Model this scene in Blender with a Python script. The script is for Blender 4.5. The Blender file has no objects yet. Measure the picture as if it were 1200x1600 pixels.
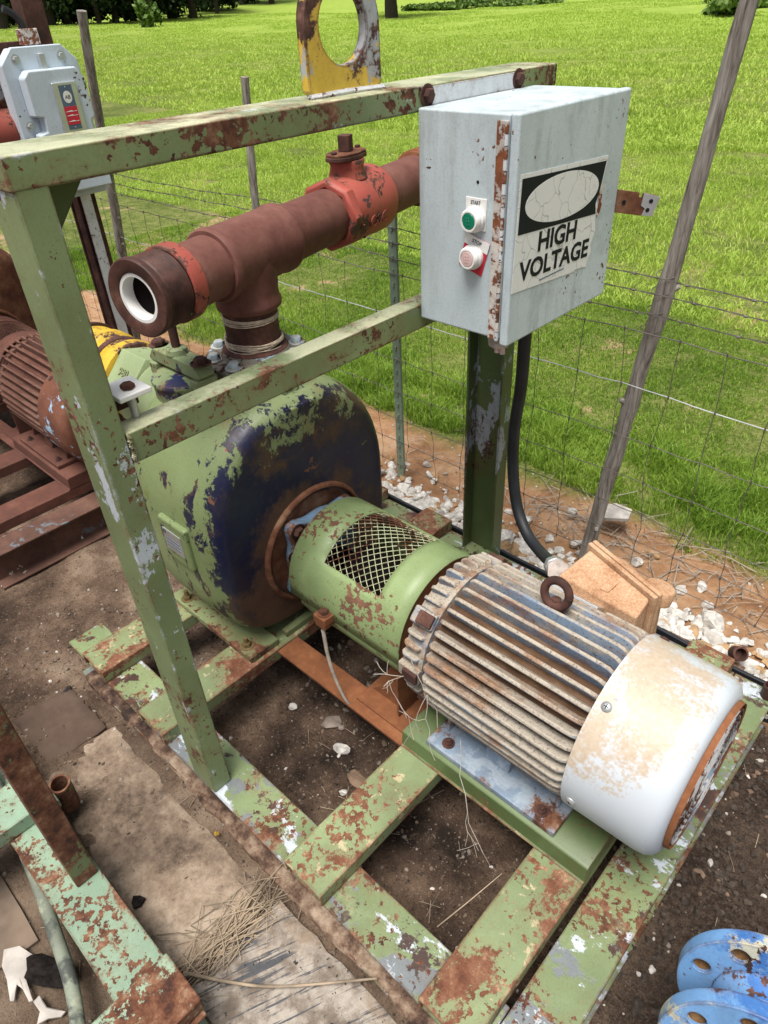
import bpy, math, random
import numpy as np
from mathutils import Vector, Matrix
random.seed(7); RNG = np.random.RandomState(7)
PI = math.pi
sc = bpy.context.scene
COL = sc.collection

# ------------------------------------------------------------------ camera, sky, sun, exposure
cd = bpy.data.cameras.new('camera'); cam = bpy.data.objects.new('camera', cd); COL.objects.link(cam)
CAM_R = ((0.72939012, 0.68257727, -0.04558871), (0.37909637, -0.45876927, -0.80362721), (-0.56945237, 0.56887523, -0.59338434))
CAM_C = Vector((1.0552, -0.3870, 1.6161))
r_, d_, f_ = [Vector(v) for v in CAM_R]
M = Matrix(((r_.x, -d_.x, -f_.x, CAM_C.x), (r_.y, -d_.y, -f_.y, CAM_C.y), (r_.z, -d_.z, -f_.z, CAM_C.z), (0, 0, 0, 1)))
cam.matrix_world = M
cd.sensor_width = 36.0; cd.lens = 1086.06 / 1600 * 36; cd.clip_start = 0.05; cd.clip_end = 2000
sc.camera = cam

SUN_EL, SUN_AZ = math.radians(72), math.radians(-72)      # azimuth of the direction towards the sun, measured from +X
w = bpy.data.worlds.new('World'); sc.world = w; w.use_nodes = True
nt = w.node_tree; nt.nodes.clear()
sky = nt.nodes.new('ShaderNodeTexSky'); sky.sky_type = 'NISHITA'; sky.sun_disc = False
sky.sun_elevation = SUN_EL; sky.sun_rotation = PI / 2 - SUN_AZ
sky.air_density = 1.0; sky.dust_density = 6.0; sky.ozone_density = 1.0
hs = nt.nodes.new('ShaderNodeHueSaturation'); hs.inputs['Saturation'].default_value = 0.45
bg = nt.nodes.new('ShaderNodeBackground'); bg.inputs['Strength'].default_value = 0.10
wo = nt.nodes.new('ShaderNodeOutputWorld')
nt.links.new(sky.outputs[0], hs.inputs['Color']); nt.links.new(hs.outputs[0], bg.inputs[0]); nt.links.new(bg.outputs[0], wo.inputs[0])
sl = bpy.data.lights.new('sun', 'SUN'); sl.energy = 3.3; sl.angle = math.radians(28); sl.color = (1.0, 0.96, 0.9)
so = bpy.data.objects.new('sun', sl); COL.objects.link(so)
sd = Vector((math.cos(SUN_EL) * math.cos(SUN_AZ), math.cos(SUN_EL) * math.sin(SUN_AZ), math.sin(SUN_EL)))
so.rotation_euler = sd.to_track_quat('Z', 'Y').to_euler(); so.location = (0, 0, 6)
sc.view_settings.view_transform = 'Standard'; sc.view_settings.look = 'None'
sc.view_settings.exposure = 0.36; sc.view_settings.gamma = 1.0
sc.render.engine = 'CYCLES'
sc.cycles.max_bounces = 6; sc.cycles.diffuse_bounces = 3; sc.cycles.use_denoising = True

# ------------------------------------------------------------------ material kit
class N:
    def __init__(s, name):
        s.m = bpy.data.materials.new(name); s.m.use_nodes = True; s.t = s.m.node_tree; s.t.nodes.clear()
        s.out = s.new('ShaderNodeOutputMaterial'); s.b = s.new('ShaderNodeBsdfPrincipled')
        s.link(s.b.outputs[0], s.out.inputs['Surface'])
        s.tc = s.new('ShaderNodeTexCoord')
    def new(s, k): return s.t.nodes.new(k)
    def link(s, a, b): s.t.links.new(a, b)
    def put(s, inp, v):
        if isinstance(v, bpy.types.NodeSocket): s.link(v, inp)
        elif isinstance(v, tuple) and len(v) == 3 and inp.type == 'RGBA': inp.default_value = (*v, 1)
        else: inp.default_value = v
    def coord(s, scale=(1, 1, 1), off=(0, 0, 0), src='Object'):
        mp = s.new('ShaderNodeMapping'); s.link(s.tc.outputs[src], mp.inputs['Vector'])
        mp.inputs['Scale'].default_value = scale; mp.inputs['Location'].default_value = off
        return mp.outputs[0]
    def noise(s, vec, scale, detail=6, rough=0.6, dist=0.0, color=False):
        n = s.new('ShaderNodeTexNoise'); s.link(vec, n.inputs['Vector'])
        n.inputs['Scale'].default_value = scale; n.inputs['Detail'].default_value = detail
        n.inputs['Roughness'].default_value = rough; n.inputs['Distortion'].default_value = dist
        return n.outputs['Color' if color else 'Fac']
    def voronoi(s, vec, scale, feature='F1', out='Distance', rnd=1.0):
        n = s.new('ShaderNodeTexVoronoi'); n.feature = feature; s.link(vec, n.inputs['Vector'])
        n.inputs['Scale'].default_value = scale; n.inputs['Randomness'].default_value = rnd
        return n.outputs[out]
    def math(s, op, a, b=0.0, clamp=False):
        n = s.new('ShaderNodeMath'); n.operation = op; n.use_clamp = clamp
        s.put(n.inputs[0], a); s.put(n.inputs[1], b); return n.outputs[0]
    def step(s, v, lo, hi, a=0.0, b=1.0):
        n = s.new('ShaderNodeMapRange'); n.interpolation_type = 'SMOOTHSTEP'
        s.put(n.inputs['Value'], v); n.inputs['From Min'].default_value = lo; n.inputs['From Max'].default_value = hi
        n.inputs['To Min'].default_value = a; n.inputs['To Max'].default_value = b; return n.outputs[0]
    def mix(s, f, a, b, mode='MIX'):
        n = s.new('ShaderNodeMix'); n.data_type = 'RGBA'; n.blend_type = mode
        s.put(n.inputs[0], f); s.put(n.inputs[6], a); s.put(n.inputs[7], b); return n.outputs[2]
    def ramp(s, f, stops):
        n = s.new('ShaderNodeValToRGB'); e = n.color_ramp.elements
        while len(e) < len(stops): e.new(0.5)
        for el, (p, c) in zip(e, stops): el.position = p; el.color = (*c, 1)
        s.put(n.inputs[0], f); return n.outputs[0]
    def sep(s, vec):
        n = s.new('ShaderNodeSeparateXYZ'); s.link(vec, n.inputs[0]); return n.outputs
    def up(s):                                            # world normal z
        g = s.new('ShaderNodeNewGeometry'); return s.sep(g.outputs['Normal'])[2]
    def edge(s, r=0.006):                                 # convex / concave edge wear
        g = s.new('ShaderNodeNewGeometry'); b = s.new('ShaderNodeBevel'); b.samples = 4; b.inputs['Radius'].default_value = r
        d = s.new('ShaderNodeVectorMath'); d.operation = 'DOT_PRODUCT'
        s.link(b.outputs[0], d.inputs[0]); s.link(g.outputs['Normal'], d.inputs[1])
        return s.math('MULTIPLY', s.math('SUBTRACT', 1.0, d.outputs['Value'], True), 2.4)
    def bump(s, h, strength=0.4, dist=0.002, normal=None):
        n = s.new('ShaderNodeBump'); n.inputs['Strength'].default_value = strength; n.inputs['Distance'].default_value = dist
        s.put(n.inputs['Height'], h)
        if normal: s.link(normal, n.inputs['Normal'])
        return n.outputs[0]
    def done(s, col, rough=0.6, metal=0.0, normal=None, spec=0.5):
        s.put(s.b.inputs['Base Color'], col); s.put(s.b.inputs['Roughness'], rough); s.put(s.b.inputs['Metallic'], metal)
        s.b.inputs['Specular IOR Level'].default_value = spec
        if normal is not None: s.link(normal, s.b.inputs['Normal'])
        return s.m

RUST = [(0.37, (0.045, 0.018, 0.012)), (0.47, (0.11, 0.040, 0.020)), (0.55, (0.165, 0.072, 0.038)), (0.65, (0.27, 0.155, 0.092))]
def rust_col(n, v, scale=22, tone=RUST):
    return n.ramp(n.noise(v, scale, 8, 0.72), tone)

SEED = [0]
def paint(name, base, layers=(), rust=0.62, rsc=6.0, pits=0.0, edge=0.0, edge_r=0.006, rough=0.42, stretch=(1, 1, 1), tone=RUST,
          var=0.12, lit_chalk=0.0, bumpy=0.35, spec=0.45, rust_up=0.0, lit_chalk_col=(0.42, 0.30, 0.19)):
    """chipped paint over rust. layers: (colour, threshold, scale, softness, stretch)"""
    n = N(name); SEED[0] += 1; off = (SEED[0] * 3.7, SEED[0] * 1.9, SEED[0] * 5.3)
    v = n.coord(stretch, off); v1 = n.coord((1, 1, 1), off)
    ed = n.edge(edge_r) if edge > 0 else None
    a = n.noise(v1, 2.3, 4, 0.6)
    dark = tuple(c * (1 - var * 1.6) for c in base); lite = tuple(min(1, c * (1 + var * 1.6) + var * 0.06) for c in base)
    col = n.mix(n.step(a, 0.32, 0.68), dark, lite)
    h = 1.0
    for (c, th, s_, soft, st) in layers:
        vv = n.coord(st, (off[0] + s_, off[1] + th * 9, off[2]))
        k = n.noise(vv, s_, 9, 0.66, 0.25)
        k = n.math('ADD', k, n.math('MULTIPLY', n.math('SUBTRACT', n.noise(v1, 80, 4, 0.7), 0.5), 0.13))
        if ed is not None: k = n.math('ADD', k, n.math('MULTIPLY', ed, edge * 0.5))
        mk = n.step(k, th - soft, th + soft)
        vary = n.mix(n.noise(v1, 30, 3), tuple(x * 0.82 for x in c), tuple(min(1, x * 1.15) for x in c))
        col = n.mix(mk, col, vary); h = n.math('SUBTRACT', h, n.math('MULTIPLY', mk, 0.45))
    k = n.noise(v, rsc, 10, 0.70, 0.35)
    if ed is not None: k = n.math('ADD', k, n.math('MULTIPLY', ed, edge))
    k = n.math('ADD', k, n.math('MULTIPLY', n.math('SUBTRACT', n.noise(v1, 2.6, 3, 0.55), 0.5), 0.34))
    k = n.math('ADD', k, n.math('MULTIPLY', n.math('SUBTRACT', n.noise(v1, 95, 4, 0.7), 0.5), 0.20))
    if rust_up: k = n.math('ADD', k, n.math('MULTIPLY', n.up(), rust_up))
    rm = n.step(k, rust - 0.022, rust + 0.022)
    stain = n.step(k, rust - 0.13, rust + 0.01)
    if pits:
        p = n.noise(v1, 62, 5, 0.62); q = n.noise(v1, 5.0, 3, 0.5)
        pm = n.step(n.math('ADD', p, n.math('MULTIPLY', n.math('SUBTRACT', q, 0.5), 0.9)), 0.735 - pits, 0.752 - pits)
        rm = n.math('MAXIMUM', rm, pm)
    rc = rust_col(n, v1, 26, tone)
    col = n.mix(n.math('MULTIPLY', stain, 0.45), col, n.mix(0.5, col, (0.19, 0.09, 0.04)))
    col = n.mix(rm, col, rc)
    if lit_chalk:  # chalky wear on upward faces, paled further to paint in skylight
        dm = n.math('MULTIPLY', n.step(n.up(), 0.25, 0.95), n.step(n.noise(v1, 7, 8, 0.7), 0.56 - lit_chalk * 0.35, 0.80 - lit_chalk * 0.35))
        col = n.mix(n.math('MULTIPLY', dm, min(0.85, 0.4 + lit_chalk)), col, lit_chalk_col)
    gr = n.noise(v1, 210, 5, 0.75); gm = n.noise(n.coord((1, 1, 0.35), off), 17, 7, 0.7)
    col = n.mix(n.math('MULTIPLY', n.step(gm, 0.50, 0.70), 0.30), col, n.mix(0.55, col, (0.10, 0.075, 0.045)))
    col = n.mix(1.0, col, n.ramp(gr, [(0.25, (0.74, 0.73, 0.71)), (0.5, (1, 1, 1)), (0.78, (1, 1, 1))]), 'MULTIPLY')
    h = n.math('SUBTRACT', h, n.math('MULTIPLY', rm, 0.75))
    fine = n.noise(v1, 120, 5, 0.7)
    h = n.math('ADD', h, n.math('MULTIPLY', fine, n.math('ADD', n.math('MULTIPLY', rm, 0.55), 0.10)))
    h = n.math('ADD', h, n.math('MULTIPLY', n.noise(v1, 14, 3), 0.25))
    rg = n.math('ADD', n.math('MULTIPLY', rm, 0.9 - rough), n.math('ADD', rough, n.math('MULTIPLY', n.math('SUBTRACT', a, 0.5), 0.25)))
    return n.done(col, rg, 0.0, n.bump(h, bumpy, 0.0022), spec)

def rusty(name, tone=RUST, sc_=14, patches=(), rough=0.85, bumpy=0.4, stretch=(1, 1, 1)):
    n = N(name); SEED[0] += 1; off = (SEED[0] * 2.7, SEED[0] * 4.9, SEED[0] * 1.3)
    v = n.coord(stretch, off)
    col = n.ramp(n.math('ADD', n.math('MULTIPLY', n.noise(v, sc_, 9, 0.72), 0.7), n.math('MULTIPLY', n.noise(v, 2.4, 3), 0.3)), tone)
    h = n.noise(v, 70, 6, 0.7)
    for (c, th, s_) in patches:
        k = n.step(n.noise(n.coord(stretch, (off[0] + s_, off[1], off[2] + th)), s_, 9, 0.68, 0.3), th - 0.012, th + 0.012)
        col = n.mix(k, col, c); h = n.math('ADD', h, n.math('MULTIPLY', k, 0.7))
    return n.done(col, rough, 0.0, n.bump(h, bumpy, 0.002), 0.35)

def flat(name, c, rough=0.5, metal=0.0, var=0.15, sc_=12, bumpy=0.15, spec=0.5):
    n = N(name); v = n.coord(); a = n.noise(v, sc_, 5, 0.6)
    col = n.mix(n.step(a, 0.3, 0.7), tuple(x * (1 - var) for x in c), tuple(min(1, x * (1 + var)) for x in c))
    return n.done(col, rough, metal, n.bump(n.noise(v, sc_ * 8, 4, 0.65), bumpy, 0.001), spec)

GREEN = (0.185, 0.240, 0.112); PRIMER = (0.50, 0.555, 0.61); GREY = (0.17, 0.19, 0.20); DKBROWN = (0.055, 0.03, 0.024)
U1 = (1, 1, 1)
BROWN_TONE = [(0.36, (0.026, 0.013, 0.011)), (0.47, (0.062, 0.027, 0.021)), (0.56, (0.10, 0.045, 0.033)), (0.66, (0.18, 0.09, 0.065))]
MAT = {}
MAT['post'] = paint('chipped_green_post_paint', GREEN, [(PRIMER, 0.612, 8.0, 0.006, (1, 1, 0.6)), (PRIMER, 0.645, 26.0, 0.008, (1, 1, 0.6))], rust=0.672, rsc=9, pits=0.055, edge=0.85, edge_r=0.0075)
MAT['bar'] = paint('chipped_green_bar_paint', GREEN, [(PRIMER, 0.645, 11.0, 0.006, U1)], rust=0.605, rsc=11, pits=0.15, edge=0.75, edge_r=0.008, stretch=(1, 0.7, 1), lit_chalk=0.55, lit_chalk_col=(0.56, 0.57, 0.38), rough=0.36)  # cream upper faces: chalking plus sky brightness put into the colour
MAT['base'] = paint('worn_green_beam_paint', GREEN, [(GREY, 0.548, 5.5, 0.010, (0.6, 1, 1)), (PRIMER, 0.575, 17, 0.016, (0.45, 0.8, 1)), (DKBROWN, 0.592, 9.0, 0.012, U1)], rust=0.60, rsc=10, pits=0.13, edge=0.62, edge_r=0.009, rough=0.45, lit_chalk=0.12, lit_chalk_col=(0.42, 0.44, 0.28))
MAT['channel'] = paint('rusting_green_channel_paint', (0.195, 0.25, 0.120), [((0.46, 0.40, 0.24), 0.60, 22, 0.02, U1)], rust=0.535, rsc=8.5, pits=0.15, edge=0.60, edge_r=0.013, rough=0.55,
                       tone=[(0.28, (0.06, 0.022, 0.014)), (0.45, (0.15, 0.055, 0.028)), (0.56, (0.21, 0.098, 0.055)), (0.66, (0.40, 0.265, 0.155))], stretch=(1, 0.7, 1))
MAT['platform'] = paint('green_platform_paint', (0.095, 0.14, 0.050), [((0.55, 0.48, 0.32), 0.68, 12, 0.02, U1)], rust=0.625, rsc=9, pits=0.08, edge=0.28, edge_r=0.008, rough=0.38)
MAT['rust'] = rusty('rusted_steel')
MAT['rust_dark'] = rusty('dark_rusted_steel', BROWN_TONE)
MAT['mud_rust'] = rusty('muddy_rusted_flange', [(0.40, (0.026, 0.016, 0.012)), (0.47, (0.085, 0.048, 0.032)), (0.53, (0.19, 0.125, 0.085)), (0.62, (0.34, 0.26, 0.19))], 20, bumpy=0.9)
MAT['rust_orange'] = rusty('orange_rusted_steel', [(0.3, (0.10, 0.035, 0.016)), (0.5, (0.20, 0.075, 0.03)), (0.65, (0.31, 0.13, 0.055)), (0.8, (0.45, 0.25, 0.12))])
MAT['pipe'] = rusty('brown_pipe_coating', [(0.3, (0.070, 0.027, 0.023)), (0.47, (0.132, 0.050, 0.038)), (0.6, (0.18, 0.076, 0.058)), (0.74, (0.24, 0.13, 0.11))], 13, rough=0.72, bumpy=0.4)
MAT['collar'] = rusty('dark_threaded_steel', BROWN_TONE, 16, rough=0.55)
MAT['red'] = paint('peeling_red_valve_paint', (0.33, 0.066, 0.047), [((0.085, 0.045, 0.04), 0.575, 9, 0.006, U1)], rust=0.61, rsc=11, tone=BROWN_TONE, rough=0.55, pits=0.08, edge=0.3, edge_r=0.005, bumpy=0.55)
MAT['guard'] = paint('green_guard_paint', (0.215, 0.29, 0.125), [((0.8, 0.8, 0.76), 0.72, 14, 0.006, U1)], rust=0.785, rsc=13, pits=0.10, edge=0.8, edge_r=0.006, rough=0.45,
                     tone=[(0.3, (0.09, 0.04, 0.026)), (0.5, (0.16, 0.075, 0.045)), (0.7, (0.26, 0.13, 0.075)), (0.8, (0.3, 0.16, 0.1))])
MAT['screen'] = paint('expanded_metal_paint', (0.40, 0.43, 0.26), rust=0.54, rsc=9, rough=0.5)
MAT['yellow'] = paint('peeling_yellow_paint', (0.68, 0.46, 0.06), [((0.42, 0.45, 0.48), 0.560, 8, 0.006, U1)], rust=0.575, rsc=8, tone=BROWN_TONE, edge=0.44, edge_r=0.009, rough=0.45, pits=0.03)
MAT['yellow_hose'] = paint('peeling_yellow_hose', (0.62, 0.40, 0.03), rust=0.53, rsc=9, edge=0.4, tone=BROWN_TONE, rough=0.5)
MAT['cab'] = paint('pale_grey_cabinet_paint', (0.55, 0.635, 0.675), [((0.48, 0.56, 0.59), 0.56, 4, 0.06, U1), ((0.46, 0.53, 0.55), 0.565, 14, 0.06, (1, 1, 0.12))], rust=0.76, rsc=7, pits=0.022, edge=0.20, edge_r=0.003, rough=0.36, var=0.05, bumpy=0.12)
MAT['hinge'] = paint('rusted_white_hinge', (0.62, 0.58, 0.54), rust=0.50, rsc=26, rough=0.6, pits=0.12,
                     tone=[(0.3, (0.08, 0.02, 0.012)), (0.5, (0.17, 0.05, 0.02)), (0.65, (0.26, 0.085, 0.032)), (0.8, (0.34, 0.14, 0.06))])
MAT['starter'] = paint('pale_blue_grey_box_paint', (0.52, 0.60, 0.67), rust=0.70, rsc=9, pits=0.04, edge=0.20, edge_r=0.006, rough=0.42, var=0.06, tone=[(0.3, (0.05, 0.02, 0.02)), (0.6, (0.1, 0.04, 0.03)), (0.7, (0.1, 0.04, 0.03)), (0.8, (0.1, 0.04, 0.03))])
MAT['bolt'] = rusty('rusty_bolt', BROWN_TONE, 30)
MAT['zinc'] = flat('dull_zinc', (0.50, 0.52, 0.53), 0.42, 0.6)
MAT['plate'] = flat('brushed_aluminium_plate', (0.62, 0.64, 0.65), 0.35, 0.75, 0.08)
MAT['black'] = flat('black_rubber', (0.016, 0.018, 0.022), 0.55, 0, 0.25)
MAT['ink'] = flat('black_print', (0.010, 0.013, 0.015), 0.65, 0, 0.1, bumpy=0.03, spec=0.2)
MAT['white'] = flat('white_plastic', (0.78, 0.78, 0.76), 0.4, 0, 0.06)
MAT['white_seal'] = flat('white_seal_ring', (0.82, 0.82, 0.80), 0.45, 0, 0.05)
MAT['green_btn'] = flat('green_push_button', (0.0, 0.20, 0.11), 0.35, 0, 0.1, 40)
MAT['pink_btn'] = flat('faded_red_push_button', (0.66, 0.47, 0.45), 0.5, 0, 0.1, 40)
MAT['red_label'] = flat('red_label', (0.55, 0.02, 0.05), 0.4, 0, 0.08)
MAT['navy_label'] = flat('navy_label', (0.09, 0.13, 0.19), 0.45, 0, 0.12)
MAT['cord'] = flat('pale_cord', (0.55, 0.46, 0.36), 0.9, 0, 0.25, 60)
MAT['inside'] = flat('shade_black_inside', (0.008, 0.006, 0.006), 1.0, spec=0.05)  # near-black colour carries the shade inside the bore and the guard
MAT['conc_white'] = flat('scaly_fitting', (0.48, 0.42, 0.38), 0.85, 0, 0.3, 40, 0.5)

def mat_body():                                           # green pump paint worn through to dark blue on the motor side
    n = N('worn_green_and_navy_pump_paint'); v = n.coord((1, 1, 1), (1.3, 4.1, 2.2)); P = n.sep(n.tc.outputs['Object'])
    big = n.noise(v, 2.6, 10, 0.64, 0.6); chip = n.noise(n.coord((1, 1, 0.7), (7, 3, 1)), 7.5, 12, 0.74, 0.4)
    gx = n.step(n.math('ADD', P[0], n.math('MULTIPLY', P[1], 0.10)), 0.070, 0.205)   # towards the motor face (object origin at the foot, x = -0.45)
    gz = n.step(P[2], 0.50, 0.72)
    k = n.math('ADD', n.math('MULTIPLY', gx, 0.52), n.math('MULTIPLY', n.math('SUBTRACT', big, 0.5), 1.35))
    k = n.math('ADD', k, n.math('MULTIPLY', n.math('SUBTRACT', chip, 0.5), 1.35))
    k = n.math('SUBTRACT', k, n.math('MULTIPLY', gz, 0.36))
    k = n.math('ADD', k, n.math('MULTIPLY', n.math('SUBTRACT', n.noise(v, 80, 4, 0.7), 0.5), 0.22))
    blue = n.math('MAXIMUM', n.step(k, 0.20, 0.24), n.step(n.math('ADD', n.noise(n.coord((1, 1, 0.55), (3, 6, 8)), 15, 9, 0.7, 0.3), n.math('MULTIPLY', n.step(P[0], -0.12, 0.15), 0.05)), 0.575, 0.595))
    g = n.mix(n.step(n.noise(v, 2, 3), 0.35, 0.65), (0.18, 0.235, 0.10), (0.26, 0.32, 0.155))
    g = n.mix(n.math('MULTIPLY', n.step(n.noise(n.coord((1, 1, 0.25), (2, 8, 3)), 7, 6, 0.6), 0.56, 0.68), 0.55), g, (0.24, 0.18, 0.08))
    b = n.mix(n.step(n.noise(v, 5, 8, 0.7), 0.40, 0.66), (0.005, 0.008, 0.042), (0.022, 0.022, 0.036))
    low = n.step(P[2], 0.30, 0.06); yz_ = n.new('ShaderNodeVectorMath'); yz_.operation = 'DISTANCE'; cxy = n.new('ShaderNodeCombineXYZ'); n.link(P[1], cxy.inputs[1]); n.link(P[2], cxy.inputs[2]); n.link(cxy.outputs[0], yz_.inputs[0]); yz_.inputs[1].default_value = (0, 0, 0.272)
    worn = n.math('ADD', n.math('ADD', n.noise(v, 5.5, 10, 0.72), n.math('MULTIPLY', low, 0.20)), n.math('MULTIPLY', n.step(yz_.outputs['Value'], 0.29, 0.19), 0.14))
    b = n.mix(n.math('MULTIPLY', n.step(worn, 0.50, 0.66), 0.85), b, n.mix(n.noise(v, 30, 5), (0.055, 0.034, 0.022), (0.15, 0.075, 0.035)))
    col = n.mix(blue, g, b)
    ru = n.step(n.noise(v, 9, 10, 0.7, 0.3), 0.655, 0.675); col = n.mix(ru, col, n.mix(n.noise(v, 40, 3), (0.10, 0.05, 0.03), (0.24, 0.10, 0.05)))
    red = n.step(n.noise(n.coord(U1, (9, 9, 9)), 26, 4, 0.6), 0.71, 0.725); col = n.mix(n.math('MULTIPLY', red, n.step(n.noise(v, 3.3), 0.50, 0.6)), col, (0.34, 0.05, 0.035))
    yg = n.step(n.noise(n.coord(U1, (4, 2, 9)), 13, 6, 0.6), 0.70, 0.715); col = n.mix(yg, col, (0.16, 0.19, 0.05))
    h = n.math('SUBTRACT', n.math('MULTIPLY', n.noise(v, 22, 5), 0.4), n.math('MULTIPLY', blue, 0.5)); h = n.math('ADD', h, n.math('MULTIPLY', n.noise(v, 110, 6, 0.75), 0.35)); h = n.math('ADD', h, n.math('MULTIPLY', n.noise(v, 8, 3), 0.9))
    fl_ = n.noise(v, 230, 5, 0.75); col = n.mix(1.0, col, n.ramp(fl_, [(0.30, (0.7, 0.69, 0.67)), (0.5, (1, 1, 1))]), 'MULTIPLY')
    rg = n.math('ADD', 0.36, n.math('MULTIPLY', n.math('MAXIMUM', ru, n.step(worn, 0.45, 0.7)), 0.3))
    return n.done(col, rg, 0, n.bump(h, 0.45, 0.003), 0.5)
MAT['body'] = mat_body()
def mat_fin():                                            # blue grey paint under beige lime scale and rust
    n = N('scaled_blue_grey_fin_paint'); r = n.new('ShaderNodeObjectInfo')
    def rc(st, k):
        a_ = n.new('ShaderNodeVectorMath'); a_.operation = 'MULTIPLY_ADD'; n.link(n.tc.outputs['Object'], a_.inputs[0]); a_.inputs[1].default_value = st
        cx_ = n.new('ShaderNodeCombineXYZ'); mm_ = n.math('MULTIPLY', r.outputs['Random'], k)
        for q_ in range(3): n.link(mm_, cx_.inputs[q_])
        n.link(cx_.outputs[0], a_.inputs[2]); return a_.outputs[0]
    v = rc((0.5, 1, 1), 90.0); v1 = rc((1, 1, 1), 57.0)
    a = n.noise(v, 9, 9, 0.7); blue = n.mix(n.noise(v1, 14, 4), (0.13, 0.18, 0.26), (0.25, 0.33, 0.43))
    lime = n.mix(n.noise(v1, 60, 6, 0.7), (0.25, 0.215, 0.17), (0.52, 0.465, 0.385))
    g = n.new('ShaderNodeNewGeometry'); side = n.math('ADD', n.up(), 0.0)
    k = n.math('ADD', a, n.math('MULTIPLY', n.math('ADD', side, n.math('MULTIPLY', n.sep(n.tc.outputs['Generated'])[2], 0.0)), 0.16))
    col = n.mix(n.step(n.math('ADD', k, n.math('MULTIPLY', n.math('SUBTRACT', r.outputs['Random'], 0.5), 0.10)), 0.41, 0.56), blue, lime)
    col = n.mix(n.math('MULTIPLY', n.step(n.noise(v, 7, 10, 0.72), 0.50, 0.62), 0.75), col, n.ramp(n.noise(v1, 40, 6, 0.7), [(0.3, (0.09, 0.035, 0.016)), (0.5, (0.22, 0.095, 0.04)), (0.7, (0.36, 0.19, 0.09)), (0.8, (0.4, 0.25, 0.13))]))
    col = n.mix(n.math('MULTIPLY', n.step(n.noise(v1, 150, 5, 0.75), 0.53, 0.64), 0.7), col, (0.06, 0.045, 0.036))
    return n.done(col, 0.82, 0, n.bump(n.noise(v1, 120, 6, 0.7), 0.45, 0.002), 0.3)
MAT['fin'] = mat_fin()
def mat_stator():
    n = N('grimy_stator_paint'); v = n.coord((0.4, 1, 1)); 
    col = n.ramp(n.noise(v, 12, 9, 0.7), [(0.3, (0.035, 0.025, 0.020)), (0.5, (0.10, 0.055, 0.030)), (0.62, (0.17, 0.11, 0.07)), (0.75, (0.20, 0.22, 0.25))])
    return n.done(col, 0.9, 0, n.bump(n.noise(v, 90, 5), 0.4, 0.002), 0.2)
MAT['stator'] = mat_stator()
def mat_cover():                                          # white fan cover with ochre rust bloom
    n = N('white_fan_cover_paint'); v = n.coord(U1, (2, 6, 4)); up = n.up()
    w_ = n.mix(n.noise(v, 3, 4), (0.42, 0.49, 0.57), (0.62, 0.65, 0.68))
    k = n.math('ADD', n.noise(v, 4.5, 9, 0.68, 0.3), n.math('MULTIPLY', n.step(n.noise(v, 140, 3), 0.3, 0.7), 0.10))
    k = n.math('ADD', k, n.math('MULTIPLY', n.step(up, 0.1, 0.95), 0.13))
    col = n.mix(n.math('MULTIPLY', n.step(k, 0.585, 0.72), 0.85), w_, n.mix(n.noise(v, 90, 5, 0.7), (0.32, 0.20, 0.10), (0.63, 0.52, 0.37)))
    bl = n.step(n.noise(n.coord((1, 1.8, 1), (3, 3, 8)), 26, 5, 0.6), 0.655, 0.675); reg = n.step(n.noise(n.coord(U1, (1, 7, 2)), 5, 2), 0.54, 0.60)
    col = n.mix(n.math('MULTIPLY', bl, reg), col, (0.07, 0.13, 0.28))
    ru = n.step(n.noise(v, 11, 8, 0.62, 0.2), 0.705, 0.715); col = n.mix(ru, col, (0.17, 0.07, 0.045))
    return n.done(col, 0.45, 0, n.bump(n.noise(v, 150, 4), 0.10, 0.001), 0.5)
MAT['cover'] = mat_cover()
def mat_jbox():
    n = N('orange_rust_junction_box'); v = n.coord()
    col = n.ramp(n.math('ADD', n.math('MULTIPLY', n.noise(v, 170, 6, 0.75), 0.6), n.math('MULTIPLY', n.noise(v, 14, 5), 0.4)), [(0.34, (0.26, 0.13, 0.068)), (0.46, (0.42, 0.24, 0.135)), (0.54, (0.51, 0.325, 0.20)), (0.66, (0.62, 0.46, 0.31))])
    g = n.step(n.noise(v, 8, 6), 0.60, 0.66); col = n.mix(n.math('MULTIPLY', g, n.step(n.up(), 0.5, 0.1)), col, (0.30, 0.31, 0.32))
    return n.done(col, 0.9, 0, n.bump(n.noise(v, 150, 6, 0.7), 0.5, 0.002), 0.2)
MAT['jbox'] = mat_jbox()
def mat_sign():
    n = N('cracked_white_sign'); P = n.coord((1, 1, 1))
    w1 = n.mix(0.10, P, n.noise(P, 9, 3, color=True))
    e1 = n.voronoi(w1, 17, 'DISTANCE_TO_EDGE'); e2 = n.voronoi(w1, 42, 'DISTANCE_TO_EDGE')
    c = n.math('MAXIMUM', n.math('MULTIPLY', n.step(e1, 0.020, 0.004), 0.55), n.math('MULTIPLY', n.math('MULTIPLY', n.step(e2, 0.04, 0.01), 0.16), n.step(n.noise(P, 8), 0.45, 0.6)))
    col = n.mix(c, (0.80, 0.81, 0.80), (0.20, 0.19, 0.18))
    return n.done(col, 0.4, 0, n.bump(n.math('SUBTRACT', 1, c), 0.2, 0.0006))
MAT['sign'] = mat_sign()
def mat_wood(name, tone):
    n = N(name); v = n.coord((6, 6, 0.7)); a = n.noise(v, 9, 7, 0.65, 0.6); f = n.noise(n.coord((30, 30, 1.2)), 7, 5, 0.7)
    col = n.ramp(n.math('ADD', n.math('MULTIPLY', a, 0.6), n.math('MULTIPLY', f, 0.4)), tone)
    return n.done(col, 0.9, 0, n.bump(f, 0.7, 0.004), 0.2)
MAT['wood'] = mat_wood('weathered_grey_wood', [(0.36, (0.075, 0.062, 0.052)), (0.46, (0.21, 0.185, 0.16)), (0.54, (0.33, 0.30, 0.27)), (0.66, (0.46, 0.43, 0.39))])
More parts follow.
